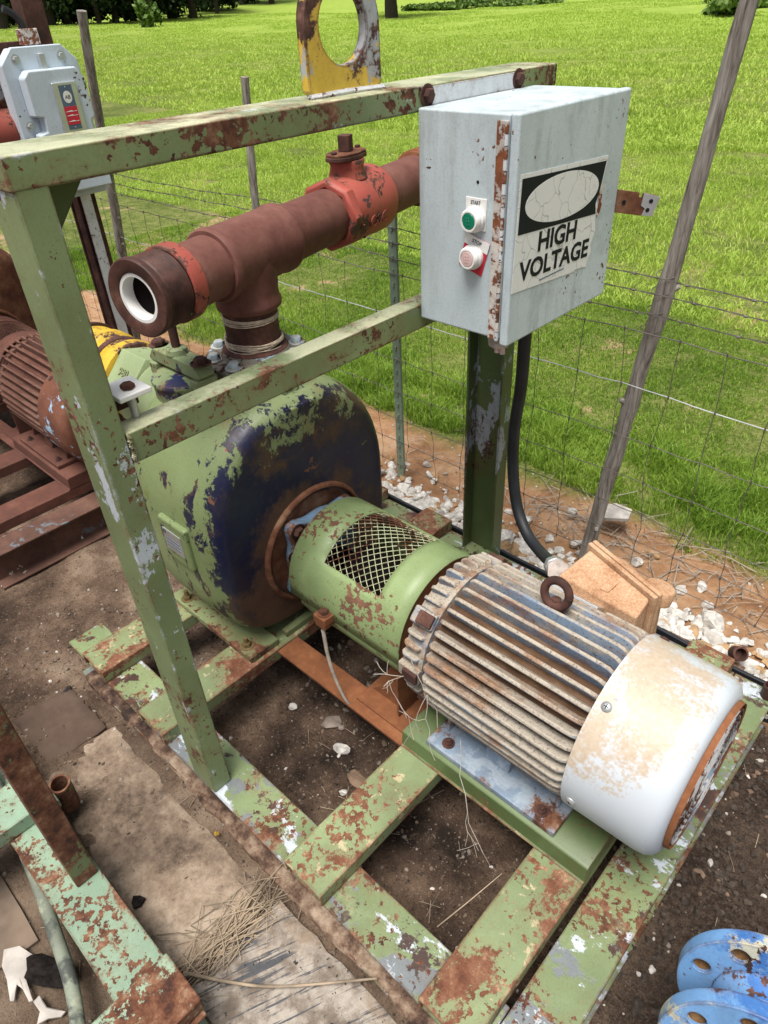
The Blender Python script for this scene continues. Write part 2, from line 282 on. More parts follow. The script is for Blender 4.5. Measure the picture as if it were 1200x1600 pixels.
MAT['bark'] = mat_wood('dark_bark', [(0.3, (0.018, 0.014, 0.011)), (0.5, (0.045, 0.036, 0.028)), (0.65, (0.08, 0.066, 0.052)), (0.8, (0.13, 0.11, 0.09))])
MAT['tpost'] = paint('worn_green_steel_post', (0.20, 0.27, 0.20), rust=0.53, rsc=5, rough=0.6, stretch=(1, 1, 0.4), edge=0.1)
MAT['wire'] = flat('dull_fence_wire', (0.13, 0.115, 0.10), 0.6, 0.3, 0.3, 5)
MAT['wire_new'] = flat('bright_fence_wire', (0.50, 0.52, 0.53), 0.4, 0.5, 0.2, 5)
MAT['teal'] = paint('chipped_mint_green_paint', (0.225, 0.335, 0.235), [((0.70, 0.72, 0.68), 0.70, 9, 0.01, U1)], rust=0.525, rsc=4.6, pits=0.10, edge=0.30, edge_r=0.012, rough=0.55)
MAT['teal_post'] = paint('mostly_rusted_green_post', (0.12, 0.18, 0.08), rust=0.44, rsc=5, pits=0.1, edge=0.2, rough=0.6)
MAT['hose'] = paint('mildewed_grey_green_hose', (0.23, 0.26, 0.20), [((0.07, 0.08, 0.07), 0.56, 9, 0.05, U1), ((0.36, 0.38, 0.28), 0.58, 7, 0.05, U1)], rust=0.9, rough=0.75, var=0.3)
MAT['bg_rust'] = rusty('red_brown_rusted_skid', [(0.3, (0.060, 0.024, 0.018)), (0.5, (0.115, 0.046, 0.032)), (0.65, (0.18, 0.080, 0.055)), (0.8, (0.28, 0.16, 0.12))], 8, [((0.62, 0.60, 0.57), 0.72, 7)])
MAT['bg_beam'] = rusty('rusted_beam_with_white_scuffs', [(0.3, (0.05, 0.026, 0.020)), (0.5, (0.10, 0.050, 0.036)), (0.65, (0.16, 0.085, 0.06)), (0.8, (0.26, 0.16, 0.12))], 8, [((0.13, 0.145, 0.16), 0.57, 3.2), ((0.66, 0.64, 0.60), 0.645, 6)])
MAT['bg_cover'] = rusty('rusty_bell_with_blue_remnants', [(0.3, (0.065, 0.024, 0.016)), (0.5, (0.15, 0.058, 0.034)), (0.65, (0.23, 0.10, 0.062)), (0.8, (0.33, 0.19, 0.13))], 8, [((0.30, 0.46, 0.62), 0.575, 6)])
MAT['bg_fin'] = rusty('rusty_grey_fins', [(0.3, (0.045, 0.022, 0.016)), (0.48, (0.11, 0.048, 0.032)), (0.62, (0.19, 0.105, 0.08)), (0.76, (0.34, 0.28, 0.24))], 14, stretch=(0.3, 1, 1))
MAT['white_steel'] = paint('white_post_with_rust', (0.66, 0.69, 0.72), rust=0.58, rsc=6, pits=0.05, edge=0.2, rough=0.5)
MAT['bluefl'] = paint('sky_blue_flange_paint', (0.17, 0.36, 0.66), [((0.055, 0.17, 0.45), 0.55, 6, 0.05, U1), ((0.55, 0.54, 0.42), 0.60, 12, 0.02, U1)], rust=0.60, rsc=12, tone=BROWN_TONE, edge=0.40, edge_r=0.010, rough=0.38, pits=0.05)
MAT['bluedull'] = paint('dull_blue_seal_paint', (0.12, 0.22, 0.34), [((0.66, 0.66, 0.64), 0.64, 9, 0.02, U1)], rust=0.53, rsc=8, pits=0.05, edge=0.3, rough=0.6)
MAT['flange'] = paint('flange_grey_and_blue_paint', (0.18, 0.17, 0.14), [((0.34, 0.50, 0.66), 0.56, 9, 0.008, U1), ((0.42, 0.46, 0.48), 0.62, 10, 0.008, U1)], rust=0.58, rsc=10, pits=0.05, rough=0.55, tone=BROWN_TONE)
MAT['capgreen'] = paint('green_and_navy_clamp_paint', (0.23, 0.29, 0.145), [((0.012, 0.02, 0.08), 0.60, 8, 0.006, U1)], rust=0.585, rsc=9, pits=0.05, edge=0.3, rough=0.5)
MAT['suction'] = paint('pale_green_casting_paint', (0.24, 0.305, 0.155), rust=0.67, rsc=9, edge=0.26, edge_r=0.005, pits=0.05, rough=0.5)
MAT['stone'] = flat('pale_limestone', (0.46, 0.43, 0.39), 0.9, 0, 0.3, 20, 0.6)
MAT['stone_tan'] = flat('tan_stone', (0.36, 0.23, 0.12), 0.9, 0, 0.3, 20, 0.6)
MAT['flagstone'] = flat('brown_flat_stone', (0.16, 0.105, 0.07), 0.9, 0, 0.3, 30, 0.6)
MAT['hole_rust'] = rusty('ochre_rusted_hole', [(0.36, (0.06, 0.028, 0.014)), (0.48, (0.16, 0.085, 0.035)), (0.58, (0.26, 0.16, 0.075)), (0.68, (0.36, 0.26, 0.15))], 30)
MAT['bone'] = flat('bleached_white_scrap', (0.42, 0.385, 0.35), 0.75, 0, 0.2, 18, 0.4)
MAT['barkchunk'] = flat('charred_bark', (0.016, 0.013, 0.012), 0.95, 0, 0.6, 50, 1.0, 0.1)
MAT['straw'] = flat('dry_straw', (0.30, 0.235, 0.165), 0.9, 0, 0.45, 9)
MAT['twig'] = flat('grey_twig', (0.30, 0.26, 0.215), 0.9, 0, 0.3, 30)
MAT['rootweb'] = flat('pale_dry_roots', (0.36, 0.32, 0.27), 0.9, 0, 0.2, 30)

# ------------------------------------------------------------------ mesh kit
class MB:
    def __init__(s): s.v = []; s.f = []
    def add(s, vs, fs):
        o = len(s.v); s.v += [tuple(p) for p in vs]; s.f += [tuple(i + o for i in q) for q in fs]; return s
    def box(s, x0, x1, y0, y1, z0, z1, m=None):
        vs = [Vector((x, y, z)) for x in (x0, x1) for y in (y0, y1) for z in (z0, z1)]
        if m: vs = [m @ p for p in vs]
        return s.add(vs, [(0, 1, 3, 2), (4, 6, 7, 5), (0, 4, 5, 1), (2, 3, 7, 6), (0, 2, 6, 4), (1, 5, 7, 3)])
    def prism(s, prof, a, b, axis='x', m=None):            # closed 2D outline swept along an axis
        mk = {'x': lambda u, p, q: Vector((u, p, q)), 'y': lambda u, p, q: Vector((p, u, q)), 'z': lambda u, p, q: Vector((p, q, u))}[axis]
        k = len(prof); vs = [mk(a, *p) for p in prof] + [mk(b, *p) for p in prof]
        if m: vs = [m @ p for p in vs]
        fs = [(i, (i + 1) % k, k + (i + 1) % k, k + i) for i in range(k)]
        return s.add(vs, fs + [tuple(range(k))[::-1], tuple(range(k, 2 * k))])
    def tube(s, path, r, n=8, caps=True):
        path = [Vector(p) for p in path]; k = len(path); rs = r if isinstance(r, (list, tuple)) else [r] * k
        vs = []; up = None
        for i, p in enumerate(path):
            t = (path[min(i + 1, k - 1)] - path[max(i - 1, 0)]).normalized()
            if up is None: up = Vector((0, 0, 1)) if abs(t.z) < 0.9 else Vector((1, 0, 0))
            a = t.cross(up).normalized(); up = a.cross(t).normalized()
            for j in range(n):
                q = 2 * PI * j / n; vs.append(p + a * (rs[i] * math.cos(q)) + up * (rs[i] * math.sin(q)))
        fs = [(i * n + j, i * n + (j + 1) % n, (i + 1) * n + (j + 1) % n, (i + 1) * n + j) for i in range(k - 1) for j in range(n)]
        if caps: fs += [tuple(range(n))[::-1], tuple(range((k - 1) * n, k * n))]
        return s.add(vs, fs)
    def lathe(s, prof, o, ax, n=32, closed=False, a0=0.0, a1=2 * PI, ref=None):  # prof: (distance along axis, radius)
        o = Vector(o); ax = Vector(ax).normalized()
        ref = Vector(ref) if ref else (Vector((0, 0, 1)) if abs(ax.z) < 0.9 else Vector((1, 0, 0)))
        u = (ref - ax * ref.dot(ax)).normalized(); v = ax.cross(u); k = len(prof); vs = []
        for (t, r) in prof:
            for j in range(n):
                q = 2 * PI * j / n; vs.append(o + ax * t + u * (r * math.cos(q)) + v * (r * math.sin(q)))
        m = k if closed else k - 1
        fs = [(i * n + j, i * n + (j + 1) % n, ((i + 1) % k) * n + (j + 1) % n, ((i + 1) % k) * n + j) for i in range(m) for j in range(n)]
        if not closed:
            if prof[0][1] > 1e-6: fs.append(tuple(range(n))[::-1])
            if prof[-1][1] > 1e-6: fs.append(tuple(range((k - 1) * n, k * n)))
        return s.add(vs, fs)
    def grid(s, rows):
        k = len(rows[0]); vs = [p for r in rows for p in r]
        return s.add(vs, [(i * k + j, i * k + j + 1, (i + 1) * k + j + 1, (i + 1) * k + j) for i in range(len(rows) - 1) for j in range(k - 1)])

ORG = {}
def thing(name, label, cat, loc=(0, 0, 0), group=None):
    o = bpy.data.objects.new(name, None); COL.objects.link(o); o.location = loc; o.empty_display_size = 0.1
    o['label'] = label; o['category'] = cat
    if group: o['group'] = group
    ORG[o.name] = Vector(loc); return o
def tag(o, label, cat, group=None, kind=None):
    if label: o['label'] = label
    if cat: o['category'] = cat
    if group: o['group'] = group
    if kind: o['kind'] = kind
    return o
def mesh_of(name, vs, fs, mats, smooth=None):
    me = bpy.data.meshes.new(name); me.from_pydata(vs, [], fs); me.validate()
    for m in (mats if isinstance(mats, (list, tuple)) else [mats]): me.materials.append(m)
    if smooth is not None:
        me.polygons.foreach_set('use_smooth', [True] * len(me.polygons)); me.set_sharp_from_angle(angle=math.radians(smooth))
    me.update(); return me
def obj(name, mb, mat, parent=None, bevel=0, smooth=40, seg=2, at=None, solid=0):
    """world-space builder -> object whose origin is its thing's base (or `at` for a top-level mesh)"""
    org = ORG[parent.name] if parent else Vector(at or (0, 0, 0))
    import bmesh
    me = mesh_of(name, [(p[0] - org.x, p[1] - org.y, p[2] - org.z) for p in mb.v], mb.f, mat, smooth)
    bm = bmesh.new(); bm.from_mesh(me); bmesh.ops.recalc_face_normals(bm, faces=bm.faces); bm.to_mesh(me); bm.free()
    if smooth is not None: me.set_sharp_from_angle(angle=math.radians(smooth))
    o = bpy.data.objects.new(name, me); COL.objects.link(o)
    if parent: o.parent = parent
    else: o.location = org
    ORG[o.name] = org
    if solid: 
        q = o.modifiers.new('solid', 'SOLIDIFY'); q.thickness = solid; q.offset = -1
    if bevel:
        b = o.modifiers.new('bevel', 'BEVEL'); b.width = bevel; b.segments = seg; b.limit_method = 'ANGLE'; b.angle_limit = math.radians(38); b.harden_normals = smooth is not None
    return o
def dup(o, parent, loc=None, rot=None):                   # another part sharing the mesh
    c = o.copy(); COL.objects.link(c); c.parent = parent; ORG[c.name] = ORG[parent.name]
    if loc is not None: c.location = loc
    if rot is not None: c.rotation_euler = rot
    return c
def align(d): return Vector(d).to_track_quat('Z', 'Y')
def hexbolt(parent, name, pos, d, r=0.011, h=0.009, mat='bolt', washer=True, stud=0.0):
    mb = MB(); mb.lathe([(0.002, r * 1.0), (h * 0.75, r), (h, r * 0.82)], (0, 0, 0), (0, 0, 1), 6)
    if washer: mb.lathe([(0, r * 1.5), (0.002, r * 1.5)], (0, 0, 0), (0, 0, 1), 16)
    if stud: mb.lathe([(h, r * 0.55), (h + stud, r * 0.5)], (0, 0, 0), (0, 0, 1), 10)
    me = mesh_of(name, mb.v, mb.f, MAT[mat], 35)
    o = bpy.data.objects.new(name, me); COL.objects.link(o); o.parent = parent
    o.location = Vector(pos) - ORG[parent.name]; o.rotation_euler = align(d).to_euler(); ORG[o.name] = ORG[parent.name]
    return o
def text(name, body, mat, parent, origin, right, up, height, width=None, ext=0.0006, bold=0.0, align_x='LEFT', shear=0.0):
    cu = bpy.data.curves.new(name, 'FONT'); cu.body = body; cu.size = 1.0; cu.extrude = 0.0; cu.offset = bold; cu.align_x = align_x; cu.resolution_u = 3; cu.shear = shear
    t = bpy.data.objects.new(name + '_tmp', cu); COL.objects.link(t); bpy.context.view_layer.update()
    me = bpy.data.meshes.new_from_object(t.evaluated_get(bpy.context.evaluated_depsgraph_get()))
    bpy.data.objects.remove(t); bpy.data.curves.remove(cu)
    xs = [v.co.x for v in me.vertices]; ys = [v.co.y for v in me.vertices]
    h0 = max(ys) - min(ys); w0 = max(xs) - min(xs); sy = height / h0; sx = (width / w0) if width else sy
    right = Vector(right).normalized(); up = Vector(up).normalized(); nrm = right.cross(up)
    x0 = min(xs) if align_x == 'LEFT' else (min(xs) + max(xs)) / 2; y0 = min(ys)
    org = ORG[parent.name]
    nv = len(me.vertices); front = [Vector(origin) + right * ((v.co.x - x0) * sx) + up * ((v.co.y - y0) * sy) + nrm * ext - org for v in me.vertices]
    back = [p - nrm * ext for p in front]; fs = [tuple(p.vertices) for p in me.polygons]
    cnt = {}
    for f in fs:
        for i in range(len(f)):
            e = (f[i], f[(i + 1) % len(f)]); cnt[e] = 1
    side = [(a, nv + a, nv + b, b) for (a, b) in cnt if (b, a) not in cnt]
    bpy.data.meshes.remove(me)
    me2 = mesh_of(name, [tuple(p) for p in front + back], fs + side, mat)
    o = bpy.data.objects.new(name, me2); COL.objects.link(o); o.parent = parent; ORG[o.name] = org
    return o
def arc(c, r, a0, a1, n): return [(c[0] + r * math.cos(a0 + (a1 - a0) * i / n), c[1] + r * math.sin(a0 + (a1 - a0) * i / n)) for i in range(n + 1)]
def rrect(x0, x1, y0, y1, r, n=5):
    return arc((x1 - r, y0 + r), r, -PI / 2, 0, n) + arc((x1 - r, y1 - r), r, 0, PI / 2, n) + arc((x0 + r, y1 - r), r, PI / 2, PI, n) + arc((x0 + r, y0 + r), r, PI, 1.5 * PI, n)

def hash2(ix, iy, s):
    h = (ix.astype(np.int64) * 374761393 + iy.astype(np.int64) * 668265263 + s * 974711) & 0x7fffffff
    h = ((h ^ (h >> 13)) * 1274126177) & 0x7fffffff
    return ((h ^ (h >> 16)) & 0xffff) / 65535.0
def vnoise(x, y, s=0):
    ix = np.floor(x); iy = np.floor(y); fx = x - ix; fy = y - iy; fx = fx * fx * (3 - 2 * fx); fy = fy * fy * (3 - 2 * fy)
    a = hash2(ix, iy, s); b = hash2(ix + 1, iy, s); c = hash2(ix, iy + 1, s); d = hash2(ix + 1, iy + 1, s)
    return (a * (1 - fx) + b * fx) * (1 - fy) + (c * (1 - fx) + d * fx) * fy
def fbm(x, y, s=0, o=4):
    t = 0; a = 1; n = 0
    for i in range(o): t = t + a * vnoise(x * 2 ** i, y * 2 ** i, s + i * 17); n += a; a *= 0.5
    return t / n

# ------------------------------------------------------------------ ground
GZ = -0.156
def ground_h(x, y):
    dirt = GZ + (fbm(x * 3, y * 3, 3, 4) - 0.5) * 0.030 + (fbm(x * 14, y * 14, 9, 5) - 0.5) * 0.022
    path = -0.115 + (fbm(x * 2, y * 2, 5, 4) - 0.5) * 0.05 + (fbm(x * 18, y * 18, 29, 3) - 0.5) * 0.010
    k = np.clip((y - 1.24) / 0.10, 0, 1); h = dirt * (1 - k) + path * k
    f = np.clip((y - 1.8) / 1.5, 0, 1)
    d = np.sqrt((x - 1) ** 2 + (y + 0.4) ** 2)
    h = h + f * (fbm(x * 0.7, y * 0.7, 11, 3) - 0.5) * 0.10 + np.clip((d - 12) / 40, 0, 1) * (fbm(x * 0.06, y * 0.06, 13, 3) - 0.5) * 0.9
    left = np.clip((-x - y * 0.75) / 40, 0, 1)             # the field climbs gently towards the wood on the left
    h = h + left * np.clip((d - 15) / 55, 0, 1) * 0.55 + np.clip((d - 15) / 50, 0, 1) * 0.55 + np.clip((d - 84) / 90, 0, 2) ** 1.3 * 9.0
    return h
def axis_pts(lo, hi, step, far0, far1, g=1.16):
    a = list(np.arange(lo, hi, step)); s = step; x = a[-1]
    while x < far1: s *= g; x += s; a.append(x)
    s = step; x = lo
    while x > far0: s *= g; x -= s; a.insert(0, x)
    return np.array(a)
def zone(a, b, f0, f1): return np.concatenate([np.arange(a, f0, 0.03), np.arange(f0, f1, 0.0105), np.arange(f1 + 0.015, b, 0.03)])
def grow(c, far0, far1, g=1.16):
    a = list(c); s = 0.03; x = a[-1]
    while x < far1: s *= g; x += s; a.append(x)
    s = 0.03; x = a[0]
    while x > far0: s *= g; x -= s; a.insert(0, x)
    return np.array(a)
gx = grow(zone(-3.2, 2.0, -1.05, 1.5), -420, 260); gy = grow(zone(-1.3, 2.6, -0.62, 1.30), -90, 420)
GX, GY = np.meshgrid(gx, gy); GH = ground_h(GX, GY)
nx, ny = len(gx), len(gy)
idx = np.arange(nx * ny).reshape(ny, nx)
quads = np.stack([idx[:-1, :-1], idx[:-1, 1:], idx[1:, 1:], idx[1:, :-1]], -1).reshape(-1, 4)
def np_mesh(name, V, F, mat, smooth=True):
    me = bpy.data.meshes.new(name); nv = len(V); nf, k = F.shape
    me.vertices.add(nv); me.vertices.foreach_set('co', np.ascontiguousarray(V, np.float32).ravel())
    me.loops.add(nf * k); me.loops.foreach_set('vertex_index', np.ascontiguousarray(F, np.int32).ravel())
    me.polygons.add(nf); me.polygons.foreach_set('loop_start', np.arange(0, nf * k, k, dtype=np.int32))
    me.polygons.foreach_set('use_smooth', np.full(nf, smooth)); me.materials.append(mat); me.update(calc_edges=True); return me
def mat_ground():
    n = N('dirt_path_and_field_ground'); v = n.coord(); P = n.sep(n.tc.outputs['Object'])
    wob = n.math('MULTIPLY', n.math('SUBTRACT', n.noise(v, 2.2, 5, 0.6), 0.5), 0.55)
    # dark dirt
    a = n.noise(v, 5, 9, 0.7); b = n.noise(v, 1.3, 4, 0.55)
    dirt = n.ramp(n.math('ADD', n.math('MULTIPLY', a, 0.55), n.math('MULTIPLY', b, 0.45)), [(0.37, (0.024, 0.017, 0.013)), (0.46, (0.088, 0.058, 0.041)), (0.53, (0.165, 0.112, 0.078)), (0.61, (0.29, 0.215, 0.155))])
    sp = n.noise(v, 90, 6, 0.75); dirt = n.mix(n.step(sp, 0.585, 0.66), dirt, (0.26, 0.20, 0.15)); dirt = n.mix(n.step(sp, 0.43, 0.36), dirt, (0.015, 0.011, 0.009))
    pale = n.math('MULTIPLY', n.step(n.math('ADD', P[1], wob), 0.06, -0.06), n.step(n.math('ADD', P[0], wob), -0.62, -0.30))
    dirt = n.mix(n.math('MULTIPLY', pale, 0.72), dirt, n.ramp(n.noise(v, 9, 9, 0.72), [(0.3, (0.085, 0.060, 0.042)), (0.5, (0.19, 0.138, 0.098)), (0.7, (0.29, 0.225, 0.165)), (0.8, (0.36, 0.29, 0.22))]))
    dk = n.step(n.math('ADD', P[0], n.math('MULTIPLY', wob, 0.3)), 0.90, 0.98); dirt = n.mix(n.math('MULTIPLY', dk, 0.75), dirt, n.mix(n.step(n.noise(v, 60, 6, 0.75), 0.42, 0.64), (0.024, 0.017, 0.013), (0.085, 0.062, 0.048)))
    dirt = n.mix(1.0, dirt, n.ramp(n.noise(v, 240, 6, 0.8), [(0.34, (0.35, 0.34, 0.33)), (0.5, (0.95, 0.95, 0.95)), (0.62, (1.0, 1.0, 1.0))]), 'MULTIPLY')
    # tan path
    path = n.ramp(n.noise(v, 4, 9, 0.7), [(0.32, (0.17, 0.085, 0.042)), (0.46, (0.32, 0.175, 0.090)), (0.57, (0.42, 0.255, 0.145)), (0.70, (0.50, 0.35, 0.23))])
    path = n.mix(n.step(n.noise(v, 70, 5, 0.7), 0.62, 0.70), path, (0.14, 0.085, 0.05))
    # field soil under the grass
    g = n.noise(v, 0.8, 6, 0.65); gf = n.noise(v, 14, 6, 0.7)
    grass = n.ramp(n.math('ADD', n.math('MULTIPLY', g, 0.3), n.math('MULTIPLY', n.math('ADD', n.math('MULTIPLY', gf, 0.4), n.math('MULTIPLY', n.noise(v, 70, 6, 0.75), 0.6)), 0.7)), [(0.40, (0.035, 0.055, 0.012)), (0.47, (0.090, 0.125, 0.024)), (0.53, (0.17, 0.19, 0.055)), (0.61, (0.30, 0.26, 0.12))])
    bare = n.math('MULTIPLY', n.step(n.noise(v, 1.6, 6, 0.65), 0.575, 0.63), n.step(P[1], 6.0, 3.6)); grass = n.mix(bare, grass, (0.36, 0.25, 0.15))
    col = n.mix(n.step(n.math('ADD', P[1], n.math('MULTIPLY', wob, 0.25)), 1.20, 1.30), dirt, path)
    far = n.step(P[1], 9.0, 40.0); grass = n.mix(n.math('MULTIPLY', far, 0.75), grass, n.mix(n.noise(v, 0.35, 7, 0.65), (0.22, 0.34, 0.036), (0.36, 0.48, 0.085)))
    fm = n.step(n.math('ADD', P[1], n.math('MULTIPLY', wob, 0.8)), 1.80, 1.95); col = n.mix(fm, col, grass)
    h = n.math('ADD', n.math('MULTIPLY', n.noise(v, 34, 8, 0.75), 0.8), n.math('MULTIPLY', n.noise(v, 150, 5, 0.7), 0.4))
    return n.done(col, 0.95, 0, n.bump(h, 0.9, 0.014), 0.15)
ground = bpy.data.objects.new('ground', np_mesh('ground', np.stack([GX.ravel(), GY.ravel(), GH.ravel()], 1), quads, mat_ground())); COL.objects.link(ground)
ground['kind'] = 'structure'
def gz(x, y): return float(ground_h(np.array([float(x)]), np.array([float(y)]))[0])

# concrete slabs and the square plate lying flush in the dirt
def slab(name, label, pts, z0, z1, mat, rough=0.006):
    mb = MB(); n = 16; P = [Vector((*p, 0)) for p in pts]; rows = []
    for i in range(n + 1):
        r = []
        for j in range(n + 1):
            a, b = i / n, j / n; q = P[0] * (1 - a) * (1 - b) + P[1] * a * (1 - b) + P[2] * a * b + P[3] * (1 - a) * b
            e = min(a, b, 1 - a, 1 - b); q += Vector((random.uniform(-1, 1), random.uniform(-1, 1), 0)) * (0.004 if e == 0 else 0)
            r.append((q.x, q.y, z1 + random.uniform(-1, 1) * rough * 0.25 - (0.007 if e == 0 else 0)))
        rows.append(r)
    mb.grid(rows); b = [rows[0][j] for j in range(n + 1)] + [rows[i][n] for i in range(1, n + 1)] + [rows[n][j] for j in range(n - 1, -1, -1)] + [rows[i][0] for i in range(n - 1, 0, -1)]
    k = len(b); mb.add(b + [(p[0], p[1], z0) for p in b], [(i, k + i, k + (i + 1) % k, (i + 1) % k) for i in range(k)])
    c = P[0] + P[2]
    o = obj(name, mb, mat, None, smooth=50, at=(c.x / 2, c.y / 2, z0)); o['kind'] = 'structure'; o['label'] = label; return o
def mat_slab():
    n = N('scraped_concrete'); v = n.coord()
    r = n.new('ShaderNodeMapping'); r.vector_type = 'TEXTURE'; r.inputs['Rotation'].default_value = (0, 0, math.radians(66)); n.link(n.tc.outputs['Object'], r.inputs[0]); r.inputs['Scale'].default_value = (0.20, 0.0075, 1)
    st = n.noise(r.outputs[0], 1.0, 5, 0.65, 0.2); big = n.noise(v, 5.0, 6, 0.65)
    base = n.mix(n.step(n.noise(v, 14, 9, 0.72), 0.38, 0.62), (0.17, 0.135, 0.105), (0.40, 0.355, 0.305))
    dark = n.mix(n.noise(v, 50, 5), (0.035, 0.040, 0.048), (0.13, 0.13, 0.135))
    k = n.math('ADD', n.math('MULTIPLY', st, 0.6), n.math('MULTIPLY', big, 0.6))
    P = n.sep(n.tc.outputs['Object']); k = n.math('SUBTRACT', k, n.math('MULTIPLY', n.step(P[1], 0.02, 0.14), 0.10))
    col = n.mix(n.step(k, 0.575, 0.625), base, dark)
    col = n.mix(n.math('MULTIPLY', n.step(n.noise(v, 3.4, 7, 0.7), 0.50, 0.60), 0.7), col, (0.25, 0.175, 0.115))
    col = n.mix(n.step(n.noise(v, 70, 4, 0.7), 0.635, 0.67), col, (0.03, 0.026, 0.024))
    return n.done(col, 0.9, 0, n.bump(n.math('ADD', st, n.noise(v, 90, 6, 0.75)), 0.7, 0.004), 0.25)
MAT['slab'] = mat_slab()
def mat_sandy():
    n = N('sandy_weathered_concrete'); v = n.coord(); a = n.noise(v, 5, 9, 0.68); b = n.noise(v, 60, 6, 0.75)
    col = n.ramp(n.math('ADD', n.math('MULTIPLY', a, 0.72), n.math('MULTIPLY', b, 0.28)), [(0.39, (0.080, 0.058, 0.043)), (0.47, (0.185, 0.136, 0.100)), (0.54, (0.28, 0.213, 0.156)), (0.62, (0.39, 0.315, 0.24))])
    col = n.mix(n.math('MULTIPLY', n.step(n.noise(v, 3.1, 8, 0.72), 0.56, 0.66), 0.6), col, (0.10, 0.085, 0.078)); col = n.mix(n.step(n.noise(v, 130, 3), 0.66, 0.72), col, (0.05, 0.036, 0.028))
    return n.done(col, 0.95, 0, n.bump(n.math('ADD', n.math('MULTIPLY', n.noise(v, 26, 8, 0.75), 0.7), n.math('MULTIPLY', b, 0.5)), 0.8, 0.006), 0.15)
MAT['sandy'] = mat_sandy()
MAT['slab_dirt'] = flat('dirt_covered_concrete', (0.15, 0.11, 0.08), 0.95, 0, 0.35, 7, 0.8)
MAT['mat_sq'] = rusty('rusty_flat_plate', [(0.3, (0.03, 0.02, 0.016)), (0.5, (0.075, 0.048, 0.034)), (0.65, (0.11, 0.075, 0.052)), (0.8, (0.19, 0.13, 0.09))], 5, [((0.016, 0.014, 0.014), 0.60, 3.5)])
slab('concrete_slab', 'scraped grey concrete slab with dark streaks', [(0.258, -0.292), (0.95, -0.292), (0.95, -0.026), (0.258, -0.026)], GZ - 0.06, GZ + 0.016, MAT['slab'])
slab('concrete_slab', 'sandy pale concrete slab between the two skids', [(-0.528, -0.292), (0.235, -0.288), (0.228, -0.046), (-0.528, -0.032)], GZ - 0.06, GZ + 0.008, MAT['sandy'], 0.012)
slab('steel_plate', 'flat rusty square plate let into the dirt', [(-0.785, -0.245), (-0.538, -0.245), (-0.538, -0.055), (-0.785, -0.055)], GZ - 0.03, GZ + 0.013, MAT['mat_sq'])

# ------------------------------------------------------------------ steel skid with frame
def ibeam(b, h, t=0.009, web=0.007):                       # outline centred on 0, top at 0
    s = b / 2; return [(-s, 0), (-s, -t), (-web / 2, -t), (-web / 2, -h + t), (-s, -h + t), (-s, -h), (s, -h), (s, -h + t), (web / 2, -h + t), (web / 2, -t), (s, -t), (s, 0)]
def chan(b, h, t=0.007):                                   # web up, legs down, top at h
    s = b / 2; return [(-s, 0), (-s, h), (s, h), (s, 0), (s - t, 0), (s - t, h - t), (-s + t, h - t), (-s + t, 0)]
SK_W, SK_X0, SK_X1, BW, BH, CH = 1.241, -0.80, 0.945, 0.117, 0.15, 0.045
def make_skid(label, dx, m):
    t = thing('pump_skid', label, 'steel skid', (dx, SK_W / 2, GZ - 0.012))
    for yc in (BW / 2, SK_W - BW / 2):
        obj('side_beam', MB().prism([(yc + p, z) for p, z in ibeam(BW, BH)], dx + SK_X0, dx + SK_X1 - BW - 0.002), m['beam'], t, 0.003)
    xe = SK_X1 - BW / 2
    obj('end_beam', MB().prism([(dx + xe + p, z) for p, z in ibeam(BW, BH)], 0.0, SK_W, 'y'), m['beam'], t, 0.003)
    for xc in (-0.610, -0.284, 0.346, 0.753):
        obj('cross_channel', MB().prism([(dx + xc + p, z + 0.001) for p, z in chan(0.126, CH)], -0.006, SK_W + 0.004, 'y'), m['chan'], t, 0.004)
    for yc in (0.44, 0.80):
        obj('flat_strap', MB().box(dx - 0.225, dx + 0.278, yc - 0.04, yc + 0.04, CH - 0.016, CH - 0.006), m['strap'], t, 0.002)
    # bent plate platform under the motor
    pr = [(0.395, CH + 0.002), (0.402, CH + 0.006), (0.405, CH + 0.05), (0.412, CH + 0.055), (0.828, CH + 0.055), (0.835, CH + 0.05), (0.838, CH + 0.006), (0.845, CH + 0.002)]
    obj('motor_platform', MB().prism(pr, dx + 0.283, dx + 0.817), m['plat'], t, 0.003)
    return t
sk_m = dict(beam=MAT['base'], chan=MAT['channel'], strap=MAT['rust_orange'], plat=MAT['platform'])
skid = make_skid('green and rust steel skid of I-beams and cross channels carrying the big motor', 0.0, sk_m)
for ya, yb in ((-0.006, 0.128), (1.11, 1.255)):            # mud caked foot flange under each side beam
    n_ = 150; xs_ = np.linspace(SK_X0 + 0.03, SK_X1 - 0.01, n_); rows = []
    for i_, x_ in enumerate(xs_):
        w_ = float(fbm(np.array([x_ * 14]), np.array([ya * 9]), 61, 4)[0]) - 0.5; k_ = float(fbm(np.array([x_ * 30]), np.array([3.0]), 62, 3)[0]) - 0.5
        rows.append([(x_, ya + w_ * 0.020, -0.170), (x_, ya + 0.002 + w_ * 0.020, -0.143 + k_ * 0.006), (x_, ya + 0.012 + k_ * 0.008, -0.137 + k_ * 0.012), (x_, (ya + yb) / 2, -0.136), (x_, yb - 0.01, -0.138 + k_ * 0.01), (x_, yb - w_ * 0.02, -0.170)])
    obj('foot_flange', MB().grid(rows), MAT['mud_rust'], skid, 0, 60)
PX0, PX1 = -0.095, 0.0                                     # left post, in x
TOPZ = 1.474
obj('frame_post', MB().box(PX0, PX1, 0.0, 0.051, 0.0005, TOPZ - 0.002), MAT['post'], skid, 0.004)
cpost = [(-0.132, 1.241), (-0.132, 1.190), (-0.124, 1.190), (-0.124, 1.233), (-0.008, 1.233), (-0.008, 1.190), (0.0, 1.190), (0.0, 1.241)]
